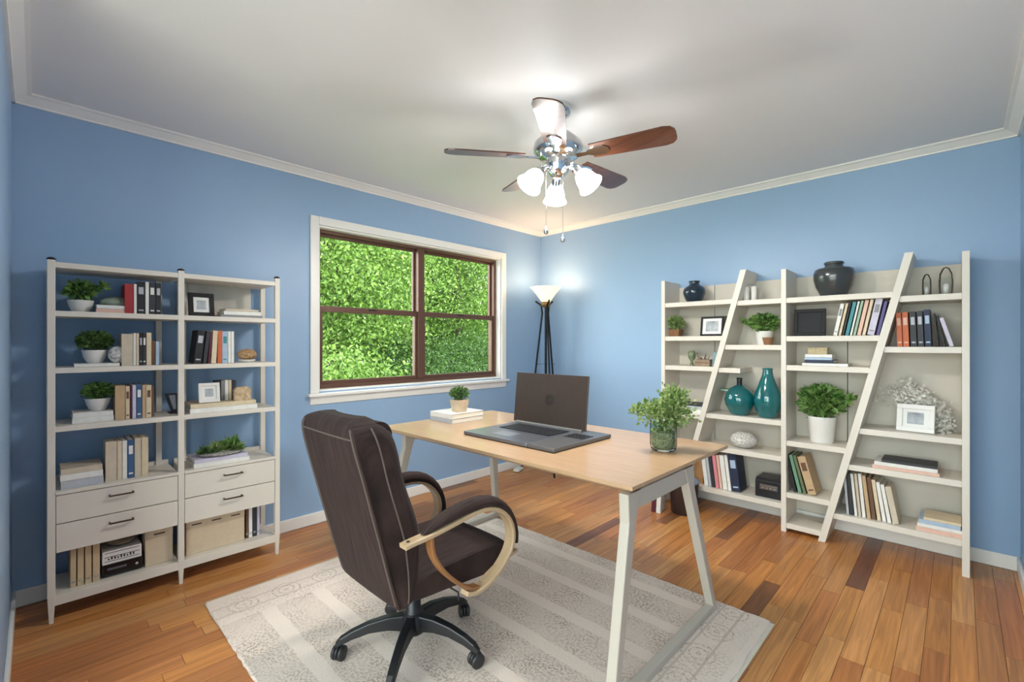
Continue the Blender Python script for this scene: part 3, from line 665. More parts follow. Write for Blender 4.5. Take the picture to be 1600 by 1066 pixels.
o = MB().box(0, .10, 0, .17, 0, .235).build('wooden_box', mat('tan_wood', '#B98A5C', .5, var=.15, scale=6, stretch=(1, 1, 8)), bevel=.003); o.location = (aty(1084, 500, 3.46)[0]-.035, 3.47, LR[4]+hs)
tag(o, 'upright tan wooden box behind the table leg on the bottom shelf', 'box')
row('R', RS, BL[1]+hs, [(1302, 1308, 476, 'white', 'white book', 11, 'grey'), (1310, 1314, 475, 'cream', 'thin cream book', 11), (1315.5, 1318.5, 474, 'black', 'thin black book', 11), (1320.5, 1326, 473, 'teal', 'teal book', 11), (1328, 1331, 472, 'white', 'thin white book', 11), (1333, 1337, 471, 'sage', 'pale green book', 11), (1339, 1345, 470, 'rose', 'rose book', 11), (1347, 1352, 469, 'cream', 'cream book', 11), (1355, 1366, 468, 'lilac', 'thick pale lilac book', 11, 'grey'), (1369, 1374, 472, 'purple', 'purple book against the slanting board', 11)], 'leaning below the grey jar', gR, .17)
row('R', RS, BR[1]+hs, [(1402, 1410.5, 489, 'orange', 'orange book', -2, 'rose'), (1411.5, 1421, 488, 'orange', 'orange book touching the grey one', -2, 'rose'), (1423, 1433, 487, 'dark', 'charcoal book', -2, 'silver'), (1434.5, 1444, 486, 'dark', 'charcoal book touching the blue one', -2, 'silver'), (1445.5, 1456, 484, 'navy', 'dark blue book', -2, 'paleblue'), (1464.5, 1467.5, 490, 'black', 'thin black book', -5), (1474, 1478, 493, 'black', 'slim black book', -10), (1484, 1491, 497, 'lilac', 'pale lilac leaning book', -15)], 'below the wire lanterns', gR, .17)
row('R', RS, BL[4]+hs, [(1240, 1245, 712, 'black', 'black book', -12), (1247.5, 1253, 714, 'green', 'green book', -13), (1255.5, 1260, 715, 'olive', 'olive book', -14), (1263, 1276, 718, 'tan', 'thick tan book with printed cover', -15, 'brown')], 'leaning low down under the white-potted plant', gR, .17)
row('R', RS, BR[4]+hs, [(1323, 1327, 745, 'silver', 'silver book', -4), (1328.5, 1334, 743, 'dark', 'charcoal book', -4), (1335.5, 1340, 742, 'white', 'white book', -5), (1341.5, 1346, 742, 'beige', 'beige book', -5), (1347.5, 1353, 742, 'white', 'white book before the tan ones', -5), (1355, 1361, 745, 'tan', 'tan book', -6), (1362.5, 1369, 748, 'brown', 'brown book', -6), (1371, 1377, 752, 'cream', 'cream book', -7), (1379, 1385, 756, 'white', 'white book after the cream one', -8), (1387, 1393, 760, 'white', 'thin white book near the row end', -9), (1395, 1405, 764, 'beige', 'thick beige book with dark top edge', -10)], 'on the lowest right shelf', gR, .17)
zf = flat('R', 3.43, BL[2]+hs, [(1253, 1325, .016, 'white', 'white book at the bottom of the flat stack under the black frame', .17), (1257, 1302, .020, 'navy', 'navy book in the flat stack under the black frame', .16), (1257, 1300, .016, 'paleblue', 'pale blue book in the flat stack under the black frame', .15), (1258, 1300, .018, 'white', 'white book near the top of the flat stack under the black frame', .15)], gRf)
t = thing('keepsake_box', 'small cream woven box on top of the flat book stack', 'box', (aty(1279, 500, 3.48)[0], 3.48, zf))
MB().box(-.052, .052, -.035, .035, 0, .030).build('box_body', mat('cream_weave', '#BFAF8C', .8, var=.2, scale=60, bump=.5), t, bevel=.003)
MB().box(-.054, .054, -.037, .037, .030, .042).build('lid', mat('cream_weave', '#BFAF8C'), t, bevel=.003)
flat('R', 3.42, BR[3]+hs, [(1363, 1468, .018, 'rose', 'rosy book at the bottom of the flat pile below the white photo frame', .19), (1366, 1465, .020, 'white', 'white book in the middle of the flat pile below the white photo frame', .18), (1377, 1464, .014, 'dark', 'dark grey book on top of the flat pile below the white photo frame', .17)], gRf)
flat('R', 3.42, BR[4]+hs, [(1431, 1507, .024, 'rose', 'rose book at the bottom of the pile beside the leaning row', .2), (1433, 1506, .018, 'white', 'white book second from the bottom of the pile beside the leaning row', .19), (1436, 1501, .022, 'paleblue', 'pale blue book in the pile beside the leaning row', .18), (1443, 1502, .014, 'cream', 'cream book on top of the pile beside the leaning row', .17)], gRf)
flat('R', 3.43, LL[3]+hs, [(1052, 1100, .03, 'white', 'thick white book lying flat behind the jar plant', .19), (1050, 1098, .022, 'silver', 'silver book in the flat pile behind the jar plant', .19), (1054, 1096, .012, 'dark', 'dark grey book on top of the flat pile behind the jar plant', .17)], gRf)

def Rloc(px, z, y=3.52): return (aty(px, 500, y)[0], y, z)
def vase(name, label, loc, prof, m, n=36, sx=1, neck=None, cat='vase', group=None):
    t = thing(name, label, cat, loc, 0, group)
    MB().lathe(prof, n, sx=sx, cap=False).build('body', m, t)
    return t
M_navyc = mat('navy_glaze', '#14283A', .22, coat=.5)
M_teal = mat('teal_glaze', '#0E6468', .08, var=.2, scale=8, coat=.8)
vase('round_vase', 'dark navy round vase with flared neck on the top shelf', Rloc(1085, LL[0]+hs),
     [(.001, .0), (.045, 0), (.062, .02), (.080, .065), (.083, .085), (.074, .112), (.045, .132), (.036, .142), (.036, .150), (.042, .165), (.036, .165), (.03, .148), (.03, .14), (.001, .02)], M_navyc)
v = vase('round_bottle_vase', 'round teal glazed bottle vase with a dark neck', Rloc(1155.5, LR[2]+hs, 3.50),
     [(.001, 0), (.052, 0), (.066, .015), (.094, .075), (.099, .11), (.090, .15), (.066, .185), (.035, .205), (.018, .213), (.012, .214), (.001, .19)], M_teal)
MB().lathe([(.018, .208), (.017, .245), (.020, .262), (.013, .262), (.012, .215)], 20, cap=False).build('neck', M_dark, v, label='dark bottle neck')
vase('tall_bottle_vase', 'tall teal glazed bottle vase with narrow mouth', Rloc(1199.5, LR[2]+hs, 3.50),
     [(.001, 0), (.050, 0), (.062, .012), (.084, .08), (.089, .12), (.080, .17), (.058, .225), (.036, .285), (.030, .32), (.034, .338), (.028, .338), (.024, .32), (.001, .3)], M_teal)
o = MB().ball((0, 0, .058), .088, .07, .058, 40, 24).build('coral_ball', mat('white_coral', '#9B9792', .85, scale=95, color2='#EFECE6', bump=1., bscale=110)); o.location = Rloc(1162, LR[3]+hs, 3.50)
tag(o, 'white coral-textured oval ball ornament below the teal vases', 'ornament')
t = thing('radio', 'small black box radio on the bottom shelf', 'radio', Rloc(1201, LR[4]+hs, 3.46))
MB().box(-.085, .080, 0, .15, 0, .115).prism([(-.085, .115), (.08, .115), (.072, .135), (-.077, .135)], .008, .142, 'y').build('case', mat('black_radio_case', '#17181D', .35), t, bevel=.005)
MB().box(-.055, .055, -.003, 0, .055, .09).build('display_bezel', mat('grey_plastic', '#55585E', .4), t, bevel=.001)
for q in range(4): MB().box(-.042+q*.024, -.028+q*.024, -.005, -.003, .062, .072).build('button', M_chrome, t)
MB().box(-.05, .05, -.004, -.003, .08, .084).build('dial_strip', M_chrome, t)
vase('lidded_jar', 'dark grey glazed lidded jar on the top shelf', Rloc(1303, BL[0]+hs, 3.51),
     [(.001, 0), (.068, 0), (.074, .01), (.098, .06), (.110, .11), (.110, .145), (.103, .168), (.098, .172), (.092, .176), (.055, .180), (.05, .181)], mat('grey_glaze', '#3B3E40', .2, coat=.5))
jar = [o for o in COL.objects if o.name.startswith('lidded_jar')][0]
MB().lathe([(.001, .180), (.054, .180), (.055, .186), (.049, .190), (.048, .200), (.054, .203), (.054, .214), (.048, .218), (.001, .219)], 28).build('lid', mat('grey_glaze', '#3B3E40'), jar)
# wire-and-glass lanterns
def lantern(label, loc, w_, h):
    t = thing('wire_lantern', label, 'lantern', loc)
    MB().lathe([(w_*.62, .004), (w_*.62, h*.55), (w_*.58, h*.62), (w_*.52, h*.66)], 20, cap=False).build('glass_cylinder', M_jar, t)
    MB().lathe([(.001, 0), (w_*.66, 0), (w_*.66, .008), (.001, .009)], 20).build('base', mat('dark_bronze', '#4A3A30', .4, metal=.6), t)
    for q in range(4):
        a = R(45+90*q); d = Vector((math.cos(a), math.sin(a), 0))
        MB().tube([d*w_*.66+Vector((0, 0, .005)), d*w_*.75+Vector((0, 0, h*.4)), d*w_*.7+Vector((0, 0, h*.75)), d*w_*.35+Vector((0, 0, h*.95)), Vector((0, 0, h))], .0026, 6).build('wire_rib', mat('dark_bronze', '#4A3A30'), t)
    MB().lathe([(.001, .009), (w_*.3, .009), (w_*.3, h*.4), (.001, h*.42)], 16).build('candle', M_potw, t)
lantern('small wire and glass lantern beside the slanting board', Rloc(1448, BR[0]+hs, 3.52), .032, .125)
lantern('larger wire and glass lantern at the outer end of the top shelf', Rloc(1478, BR[0]+hs, 3.52), .048, .155)
t = thing('jug_pair', 'small white twin-column ornament with handles on the top shelf', 'ornament', Rloc(1172, LR[0]+hs, 3.50))
for dx in (-.024, .026):
    MB().lathe([(.016, 0), (.019, .004), (.017, .05), (.019, .10), (.015, .102)], 18, (dx, 0, 0)).build('column', M_potw, t)
MB().tube([(-.05, 0, .085), (-.045, 0, .108), (0, 0, .118), (.045, 0, .108), (.055, 0, .085)], .003, 6).build('handle', M_chrome, t)
MB().box(-.055, .055, -.022, .022, 0, .003).build('base', M_potw, t)
# frames
frame('black photo frame with a white mat on the shelf under the navy vase', Rloc(1111, LL[1]+hs, 3.46), 0, .165, .145, .014, mat('black_wood', '#1E1D20'), 9, .33)
o = MB().box(0, .03, 0, .1, 0, .15).build('slate_block', mat('grey_slate', '#77736C', .7, var=.15)); o.location = (aty(1128.5, 500, 3.56)[0]-.01, 3.56, LL[1]+hs)
tag(o, 'plain grey slate block standing behind the black photo frame', 'block')
frame('plain black tablet-like frame on the shelf under the grey jar', Rloc(1264, BL[1]+hs, 3.46), 0, .175, .175, .022, mat('black_wood', '#1E1D20'), 7, pic=mat('black_slate', '#1B1C22', .7, var=.1))
frame('white photo frame beside white dried flowers', Rloc(1429, BR[2]+hs, 3.46), R(-6), .165, .155, .026, M_potw, 11, .32)
# dried flowers
t = thing('dried_flowers', 'bunch of white dried flowers behind the white photo frame', 'flowers', Rloc(1458, BR[2]+hs, 3.56)); rf = random.Random(8)
st = MB(); f = MB()
for k in range(16):
    u = k/15; tip = Vector((-.20+.22*u+rf.uniform(-.03, .03), rf.uniform(-.05, .03), .27-.20*abs(u-.35)+rf.uniform(-.05, .03)))
    st.tube([(.02, 0, .0), (.02+tip.x*.2, tip.y*.3, tip.z*.55), tip], .0014, 5)
    for q in range(70):
        s_ = rf.uniform(.45, 1.05); p = Vector((.02*(1-s_)+tip.x*s_*s_, tip.y*s_, tip.z*(s_*.9+.1)))+Vector((rf.gauss(0, .014), rf.gauss(0, .014), rf.gauss(0, .014)))
        f.leaf(p, (rf.uniform(-1, 1), rf.uniform(-1, 1), rf.uniform(-1, 1)), .024, .018, rf)
for q in range(480):
    p = Vector((.03+rf.gauss(0, .022), rf.gauss(0, .02), abs(rf.gauss(.06, .05)))); f.leaf(p, (rf.uniform(-1, 1), rf.uniform(-1, 1), rf.uniform(-.4, 1)), .022, .014, rf)
st.build('stems', mat('pale_stem', '#C9BFA8', .8), t); f.build('blossoms', M_leafW, t, kind='stuff')
# plants on the bookcase
M_terra = mat('brown_pot', '#8C6444', .8, var=.15, scale=30)
potted('small flowering plant in a square brown pot beside the black framed photo', Rloc(1056, LL[1]+hs, 3.50), .046, .055, 'square', .07, .10, M_leafB, 340, .03, .016, 21, potm=M_terra)
potted('leafy plant in a white pot on the shelf beside the centre panel', Rloc(1194, LR[1]+hs, 3.52), .055, .095, 'cyl', .085, .12, M_leafA, 380, .04, .026, 22, branch=(-.13, 0, .075))
o = MB().lathe([(.024, 0), (.034, .045), (.036, .05), (.03, .05), (.001, .04)], 20).build('clay_cup', M_terra); o.location = Rloc(1200, LR[1]+hs, 3.43)
tag(o, 'small clay cup in front of the white plant pot', 'cup')
t = potted('full green plant in a white bucket pot with a trailing branch', Rloc(1284, BL[3]+hs, 3.53), .078, .165, 'cyl', .125, .20, M_leafA, 620, .05, .03, 23, branch=(.165, -.04, .12))
# small things on the third left shelf
o = MB().lathe([(.014, 0), (.017, .004), (.008, .03), (.026, .06), (.028, .09), (.022, .115), (.018, .115), (.02, .09), (.018, .06), (.001, .04)], 20).build('green_goblet', mat('green_glass_bits', '#6F7B5C', .35, var=.4, scale=60)); o.location = Rloc(1081, LL[2]+hs, 3.50)
tag(o, 'small mottled green goblet on the shelf under the framed photo', 'goblet')
t = thing('wooden_crate', 'little weathered wooden crate with twigs on the third shelf', 'crate', Rloc(1100, LL[2]+hs, 3.49)); rw = random.Random(6)
M_old = mat('weathered_wood', '#8F7864', .8, var=.25, scale=18)
for a in ((-.055, .055, -.04, -.034), (-.055, .055, .034, .04)):
    for z in (0, .027): MB().box(a[0], a[1], a[2], a[3], z, z+.024).build('slat', M_old, t)
for x in (-.055, .049): MB().box(x, x+.006, -.034, .034, 0, .05).build('end_board', M_old, t)
MB().box(-.049, .049, -.034, .034, 0, .005).build('bottom_board', M_old, t)
tw = MB()
for k in range(14): tw.tube([(rw.uniform(-.04, .04), rw.uniform(-.025, .025), .006), (rw.uniform(-.06, .04), rw.uniform(-.03, .03), rw.uniform(.05, .11))], .002, 5)
tw.build('twigs', M_bark, t, kind='stuff')
o = MB().prism([(-.028, 0), (.03, 0), (.03, .105), (-.016, .108)], 0, .06, 'y').build('glass_block', mat('grey_teal_glass', '#7E979B', .25, var=.15, scale=12), bevel=.003); o.location = Rloc(1118, LL[2]+hs, 3.47)
tag(o, 'grey-teal glass block next to the slanting board on the third shelf', 'block')

# things on the floor in front of the bookcase
t = thing('waste_bin', 'dark brown round bin with a blue-grey lid on the floor by the bookcase', 'bin', (-1.44, 3.29, 0))
MB().lathe([(.085, 0), (.09, .005), (.10, .215), (.103, .225), (.001, .225)], 32).build('drum', mat('dark_brown_leather', '#3A2A26', .5), t)
MB().lathe([(.106, .224), (.106, .238), (.09, .243), (.001, .244)], 32).build('lid', mat('blue_grey_lid', '#7C8AA6', .3), t)
for i, (x, c, lab, ln_) in enumerate(((-1.615, 'maroon', 'maroon book standing on the floor against the dark bin', 3), (-1.578, 'white', 'white book standing on the floor against the dark bin', 3))):
    M = Matrix.Translation((x, 3.13, .0005+.03*math.sin(R(ln_)))) @ Matrix.Rotation(R(12), 4, 'Z') @ Matrix.Rotation(R(ln_), 4, 'Y')
    book(.03, .215, .15, c, lab, M, 'books standing on the floor')

t = thing('power_adapter', 'small white power adapter lying on the floor by the baseboard near the lamp', 'adapter', (-3.045, 3.23, 0), R(20))
MB().box(-.03, .03, -.055, .055, .006, .034).build('case', M_potw, t, bevel=.006)
MB().box(-.027, .027, -.05, .05, 0, .006).build('underside', M_dark, t)
MB().tube([(0, .055, .018), (-.01, .09, .012), (-.05, .13, .006), (-.04, .2, .005)], .0035, 6).build('cable', M_dark, t)

# ------------------------------------------------------------------ rug
RGX0, RGX1, RGY0, RGY1 = -2.545, -.59, .55, 2.25
rg = bpy.data.materials.new('faded_rug'); rg.use_nodes = True
nt = rg.node_tree; n = nt.nodes; L = nt.links; b = n['Principled BSDF']; b.inputs['Roughness'].default_value = .95; b.inputs['Specular IOR Level'].default_value = .1
tc = n.new('ShaderNodeTexCoord'); sx = n.new('ShaderNodeSeparateXYZ'); L.new(tc.outputs['Object'], sx.inputs[0])
def mth(op, a, bv=None, c=None):
    q = n.new('ShaderNodeMath'); q.operation = op
    for i, v in enumerate((a, bv, c)):
        if v is None: continue
        if isinstance(v, (int, float)): q.inputs[i].default_value = v
        else: L.new(v, q.inputs[i])
    return q.outputs[0]
def noise(sc_, det=3, vec=None):
    q = n.new('ShaderNodeTexNoise'); q.inputs['Scale'].default_value = sc_; q.inputs['Detail'].default_value = det
    L.new(vec or tc.outputs['Object'], q.inputs['Vector']); return q.outputs['Fac']
def mixc(f, a, bcol):
    q = n.new('ShaderNodeMix'); q.data_type = 'RGBA'
    L.new(f, q.inputs['Factor'])
    for nm, v in (('A', a), ('B', bcol)):
        if isinstance(v, str): q.inputs[nm].default_value = lin(v)
        else: L.new(v, q.inputs[nm])
    return q.outputs['Result']
X, Y = sx.outputs['X'], sx.outputs['Y']
wob = mth('MULTIPLY', mth('SUBTRACT', noise(9), .5), .02)
fy = mth('FRACT', mth('DIVIDE', mth('ADD', mth('ADD', Y, 5.06), wob), .23))
plain = mth('LESS_THAN', fy, .27)
speck = mth('GREATER_THAN', noise(95, 4), .52)
blot = mth('MULTIPLY', mth('SUBTRACT', noise(7), .28), 1.5)
dens = mth('MULTIPLY', mth('ADD', .13, mth('MULTIPLY', mth('MULTIPLY', speck, blot), .9)), mth('SUBTRACT', 1.0, mth('MULTIPLY', plain, .92)))
ax_ = mth('ABSOLUTE', X)
HX = (RGX1-RGX0)/2
border = mth('GREATER_THAN', ax_, HX-.26)
# medallion rings along both end borders
ry = mth('SUBTRACT', mth('MULTIPLY', mth('FRACT', mth('DIVIDE', mth('ADD', Y, 5.0), .19)), .19), .095)
rx = mth('SUBTRACT', ax_, HX-.145)
rad = mth('ADD', mth('SQRT', mth('ADD', mth('MULTIPLY', rx, rx), mth('MULTIPLY', ry, ry))), mth('MULTIPLY', wob, 1.1))
ring = mth('MULTIPLY', mth('GREATER_THAN', mth('SINE', mth('MULTIPLY', rad, 230.)), .55), mth('LESS_THAN', rad, .066))
lines = mth('GREATER_THAN', mth('SINE', mth('MULTIPLY', mth('ADD', ax_, mth('MULTIPLY', wob, .3)), 74.)), .93)
bord = mth('MAXIMUM', mth('MULTIPLY', ring, mth('ADD', .15, mth('MULTIPLY', speck, .4))), mth('MAXIMUM', mth('MULTIPLY', lines, .35), mth('MULTIPLY', mth('MULTIPLY', speck, blot), .55)))
edge = mth('GREATER_THAN', ax_, HX-.03)
pat = mth('ADD', mth('MULTIPLY', border, mth('MULTIPLY', bord, mth('SUBTRACT', 1.0, edge))), mth('MULTIPLY', mth('SUBTRACT', 1.0, border), dens))
colr = mixc(pat, '#E7D7CB', '#8C776A')
L.new(colr, b.inputs['Base Color'])
bp = n.new('ShaderNodeBump'); bp.inputs['Strength'].default_value = .5; bp.inputs['Distance'].default_value = .004
L.new(noise(260, 2), bp.inputs['Height']); L.new(bp.outputs['Normal'], b.inputs['Normal'])
rug = thing('area_rug', 'pale faded rug with soft stripes and medallion end borders under the desk', 'rug', ((RGX0+RGX1)/2, (RGY0+RGY1)/2, 0))
rr = random.Random(12); nx_, ny_ = 60, 50; HYr = (RGY1-RGY0)/2; gm = MB(); idx = {}
per = []
for i in range(nx_+1): per.append((-HX+2*HX*i/nx_, -HYr+rr.uniform(-.003, .003)))
for i in range(1, ny_+1): per.append((HX+rr.uniform(-.003, .003), -HYr+2*HYr*i/ny_))
for i in range(1, nx_+1): per.append((HX-2*HX*i/nx_, HYr+rr.uniform(-.003, .003)))
for i in range(1, ny_): per.append((-HX+rr.uniform(-.003, .003), HYr-2*HYr*i/ny_))
ins = lambda p, k: (p[0]*(1-k/HX), p[1]*(1-k/HYr))
gm.loft([[(x, y, .001) for x, y in per], [(x, y, .007) for x, y in per], [(*ins(p, .006), .010) for p in per]], cap=False)
gm.add([(*ins(p, .006), .010) for p in per], [tuple(range(len(per)))])
gm.build('pile', rg, rug)
fg = MB()
for sx_ in (-1, 1):
    y = -HYr+.01
    while y < HYr-.01:
        fg.box(sx_*HX-.001 if sx_ > 0 else -HX-.014, HX+.014 if sx_ > 0 else -HX+.001, y, y+.005, .002, .006); y += .0085
fg.build('fringe', mat('rug_fringe', '#D9D0C4', .95), rug, kind='stuff')
RZ = .0102

# ------------------------------------------------------------------ desk
TX0, TX1, TY0, TY1, TZ = -2.41, -.782, 1.385, 2.275, .75
dk = thing('desk', 'large desk with a light wood top and splayed off-white metal legs', 'desk', ((TX0+TX1)/2, (TY0+TY1)/2, 0))
dox, doy = (TX0+TX1)/2, (TY0+TY1)/2
def DP(name, mb, m, bevel=.002):
    mb.v = [(x-dox, y-doy, z) for x, y, z in mb.v]; return mb.build(name, m, dk, bevel=bevel)
M_top = mat('light_oak_top', '#BC9A78', .32, var=.09, scale=5, stretch=(1, 9, 9), coat=.25)
# top with bevelled underside
q = lambda i, z: [(TX0+i, TY0+i, z), (TX1-i, TY0+i, z), (TX1-i, TY1-i, z), (TX0+i, TY1-i, z)]
DP('desk_top', MB().loft([q(.03, TZ-.030), q(.003, TZ-.016), q(0, TZ-.012), q(0, TZ)], smooth=False), M_top, .001)
M_leg = mat('off_white_powder_coat', '#BDB4A8', .4)
for xe, (n0, n1, f0, f1) in ((TX1-.035, (1.43, 1.305, 1.88, 2.165)), (TX0+.06, (1.55, 1.36, 2.22, 2.265))):
    for a, bb in ((n0, n1), (f0, f1)):
        g = lambda y, w_, z: [(xe-.019, y-w_, z), (xe+.019, y-w_, z), (xe+.019, y+w_, z), (xe-.019, y+w_, z)]
        DP('leg', MB().loft([g(bb, .019, RZ), g(bb+(a-bb)*.9, .026, .62), g(a, .045, TZ-.031)], smooth=False), M_leg, .005)
    DP('top_rail', MB().box(xe-.016, xe+.016, n0, f0, TZ-.095, TZ-.031), M_leg)
    DP('foot_rail', MB().box(xe-.018, xe+.018, n1+.019, f1-.019, RZ, RZ+.03), M_leg, .004)
DP('long_rail', MB().box(TX0+.08, TX1-.055, 1.80, 1.83, TZ-.075, TZ-.031), M_leg)

# laptop
lx0, lx1, ly0, ly1 = -1.875, -1.265, 1.567, 2.03
lt = thing('laptop', 'large open dark laptop with a round emblem standing on the desk', 'laptop', ((lx0+lx1)/2, ly0, TZ))
lox, loy = (lx0+lx1)/2, ly0
def TP(name, mb, m, parent=None, bevel=.0015, label=None):
    mb.v = [(x-lox, y-loy, z-TZ) for x, y, z in mb.v]; return mb.build(name, m, parent or lt, bevel=bevel, label=label)
M_alu = mat('steel_grey_shell', '#7D828C', .3, metal=.7); M_key = mat('black_keys', '#22242A', .5)
xs = -1.425
TP('base', MB().box(lx0, xs-.001, ly0, ly1, TZ+.003, TZ+.02), M_alu, bevel=.004)
sd = TP('side_dock', MB().box(xs+.001, lx1, ly0, ly1, TZ+.003, TZ+.02), mat('dock_grey', '#6E6F72', .35, metal=.5), bevel=.004)
TP('underside', MB().box(lx0+.004, lx1-.004, ly0+.004, ly1-.004, TZ, TZ+.003), M_dark, bevel=0)
for r_ in range(3):
    for q_ in range(5): TP('dock_key', MB().box(xs+.02+q_*.023, xs+.038+q_*.023, ly0+.25+r_*.035, ly0+.277+r_*.035, TZ+.02, TZ+.0225), M_key, sd, 0)
kb = TP('keyboard', MB().box(lx0+.06, xs-.03, ly0+.20, ly0+.37, TZ+.0195, TZ+.0205), M_dark, bevel=0)
for r_ in range(5):
    for q_ in range(15):
        x0 = lx0+.064+q_*.0238
        TP('key', MB().box(x0, x0+.0195, ly0+.206+r_*.0325, ly0+.233+r_*.0325, TZ+.0205, TZ+.0235), M_key, kb, 0)
TP('touchpad', MB().box(lx0+.15, lx0+.28, ly0+.06, ly0+.15, TZ+.0195, TZ+.0206), mat('touchpad_grey', '#8F949C', .3, metal=.5), bevel=0)
hy = ly0+.40
TP('hinge', MB().tube([(lx0+.01, hy, TZ+.022), (-1.40, hy, TZ+.022)], .010, 12), mat('hinge_silver', '#A8A7A2', .3, metal=.8), bevel=0)
tl = R(6); sc_, cc_ = math.sin(tl), math.cos(tl)
lid = MB(); x0, x1, hh, th_ = -1.893, -1.378, .285, .008
def lidbox(mb, a0, a1, b0, b1, c0, c1):
    vs = [(x, hy+yy*cc_+zz*sc_, TZ+.026-yy*sc_+zz*cc_) for x in (a0, a1) for yy in (b0, b1) for zz in (c0, c1)]
    return mb.add(vs, [(0, 1, 3, 2), (4, 6, 7, 5), (0, 4, 5, 1), (2, 3, 7, 6), (0, 2, 6, 4), (1, 5, 7, 3)])
M_lid = mat('dark_brushed_lid', '#463B36', .38, metal=.3, var=.1, scale=8, stretch=(30, 1, 1))
lo_ = TP('lid', lidbox(MB(), x0, x1, 0, th_, 0, hh), M_lid, bevel=.002)
cx, cz = (x0+x1)/2+.005, hh*.50
for r0_, r1_ in ((.030, .026), (.019, .016)):
    rings = []
    for rr_ in (r0_, r1_):
        rings.append([(cx+rr_*math.cos(R(a)), hy+(-.0008)*cc_+(cz+rr_*math.sin(R(a)))*sc_, TZ+.026+.0008*sc_+(cz+rr_*math.sin(R(a)))*cc_) for a in range(0, 360, 10)])
    TP('emblem_ring', MB().loft(rings, cap=False), M_dark, lo_, 0)
sp = [(.009, .008), (.004, .011), (-.004, .010), (-.008, .005), (-.003, .001), (.004, -.001), (.008, -.005), (.003, -.010), (-.004, -.011), (-.009, -.008)]
TP('emblem_mark', MB().tube([(cx+a, hy-.0008*cc_+(cz+b_)*sc_, TZ+.026+(cz+b_)*cc_) for a, b_ in sp], .0015, 5), M_dark, lo_, 0)

# jar planter
t = thing('glass_jar_planter', 'clear glass jar planter with frothy pale green foliage on the desk', 'plant', (-.955, 1.965, TZ)); rj = random.Random(31)
MB().lathe([(.001, .002), (.046, .002), (.055, .010), (.058, .03), (.058, .118), (.054, .13), (.0555, .133), (.053, .132), (.0525, .12), (.055, .118), (.055, .03), (.05, .012), (.001, .008)], 36, cap=False).build('glass_jar', M_jar, t)
MB().lathe([(.001, .009), (.046, .009), (.053, .03), (.053, .085), (.001, .092)], 24).build('root_ball', mat('mossy_roots', '#5E6046', .95, scale=120, color2='#9A9C78', bump=1., bscale=100), t)
f = MB()
for k in range(380):
    a = rj.uniform(0, 6.28); z = rj.uniform(.03, .125); r_ = .0535 if rj.random() < .5 else rj.uniform(.02, .05)
    f.leaf((math.cos(a)*r_*.97, math.sin(a)*r_*.97, z), (-math.sin(a)+rj.uniform(-.6, .6)*math.cos(a)*0, math.cos(a), rj.uniform(-1, 1)), .012, .008, rj)
f.build('moss', M_leafB, t, kind='stuff')
f = MB()
for cx_, cy_, cz_, s_, n_ in ((-.035, -.04, .175, .05, 230), (.02, .02, .20, .06, 300), (.045, .05, .165, .05, 220), (0, 0, .16, .06, 260), (-.085, -.085, .175, .026, 80), (.05, .04, .235, .04, 150), (.02, .03, .255, .03, 90)):
    for k in range(n_):
        p = Vector((rj.gauss(0, .5), rj.gauss(0, .5), rj.gauss(0, .42)))*s_; f.leaf(Vector((cx_, cy_, cz_))+p, p+Vector((rj.uniform(-.02, .02), rj.uniform(-.02, .02), .02)), .021, .015, rj)
f.build('foliage', M_leafB, t, kind='stuff')
st = MB()
for k in range(10): st.tube([(rj.uniform(-.02, .02), rj.uniform(-.02, .02), .08), (rj.uniform(-.06, .06), rj.uniform(-.06, .06), .19)], .002, 5)
st.tube([(-.02, -.02, .1), (-.06, -.06, .16), (-.085, -.085, .175)], .002, 5)
st.build('stems', M_stem, t)

# desk books and small square plant
for i, (zz, c, lab) in enumerate(((TZ, 'silver', 'grey book, lower of two under the small square plant'), (TZ+.0285, 'white', 'white book, upper of two under the small square plant'))):
    M = Matrix.Translation((-2.165, 1.72, zz+.0005)) @ Matrix.Rotation(R(0), 4, 'Z') @ Matrix.Rotation(R(-90), 4, 'Y')
    book(.028, .215, .255, c, lab, M, 'books lying on the desk')
potted('small bushy plant in a square whitewashed wooden pot on desk books', (-2.235, 1.835, TZ+.0577), .044, .075, 'square', .06, .075, M_leafC, 420, .024, .010, 33, potm=mat('whitewashed_wood', '#C9B398', .8, var=.2, scale=14))

# ------------------------------------------------------------------ office chair (faces the desk, +Y)
CX, CY = -1.568, 1.05
ch = thing('office_chair', 'brown-charcoal upholstered office chair with wooden loop arms on casters', 'office chair', (CX, CY, 0))
m_f = bpy.data.materials.new('ribbed_fabric'); m_f.use_nodes = True
nt = m_f.node_tree; n = nt.nodes; L = nt.links; b = n['Principled BSDF']; b.inputs['Roughness'].default_value = .8; b.inputs['Sheen Weight'].default_value = .03; b.inputs['Specular IOR Level'].default_value = .25
tc = n.new('ShaderNodeTexCoord'); mp = n.new('ShaderNodeMapping'); mp.inputs['Scale'].default_value = (170, 10, 8); L.new(tc.outputs['Object'], mp.inputs['Vector'])
no = n.new('ShaderNodeTexNoise'); no.inputs['Scale'].default_value = 1; no.inputs['Detail'].default_value = 3; L.new(mp.outputs[0], no.inputs['Vector'])
rp = n.new('ShaderNodeValToRGB'); rp.color_ramp.elements[0].position = .32; rp.color_ramp.elements[1].position = .7
rp.color_ramp.elements[0].color = lin('#251A18'); rp.color_ramp.elements[1].color = lin('#40302D')
L.new(no.outputs['Fac'], rp.inputs['Fac']); L.new(rp.outputs['Color'], b.inputs['Base Color'])
bp = n.new('ShaderNodeBump'); bp.inputs['Strength'].default_value = .35; bp.inputs['Distance'].default_value = .003; L.new(no.outputs['Fac'], bp.inputs['Height']); L.new(bp.outputs['Normal'], b.inputs['Normal'])
def cl(y): return y-CY
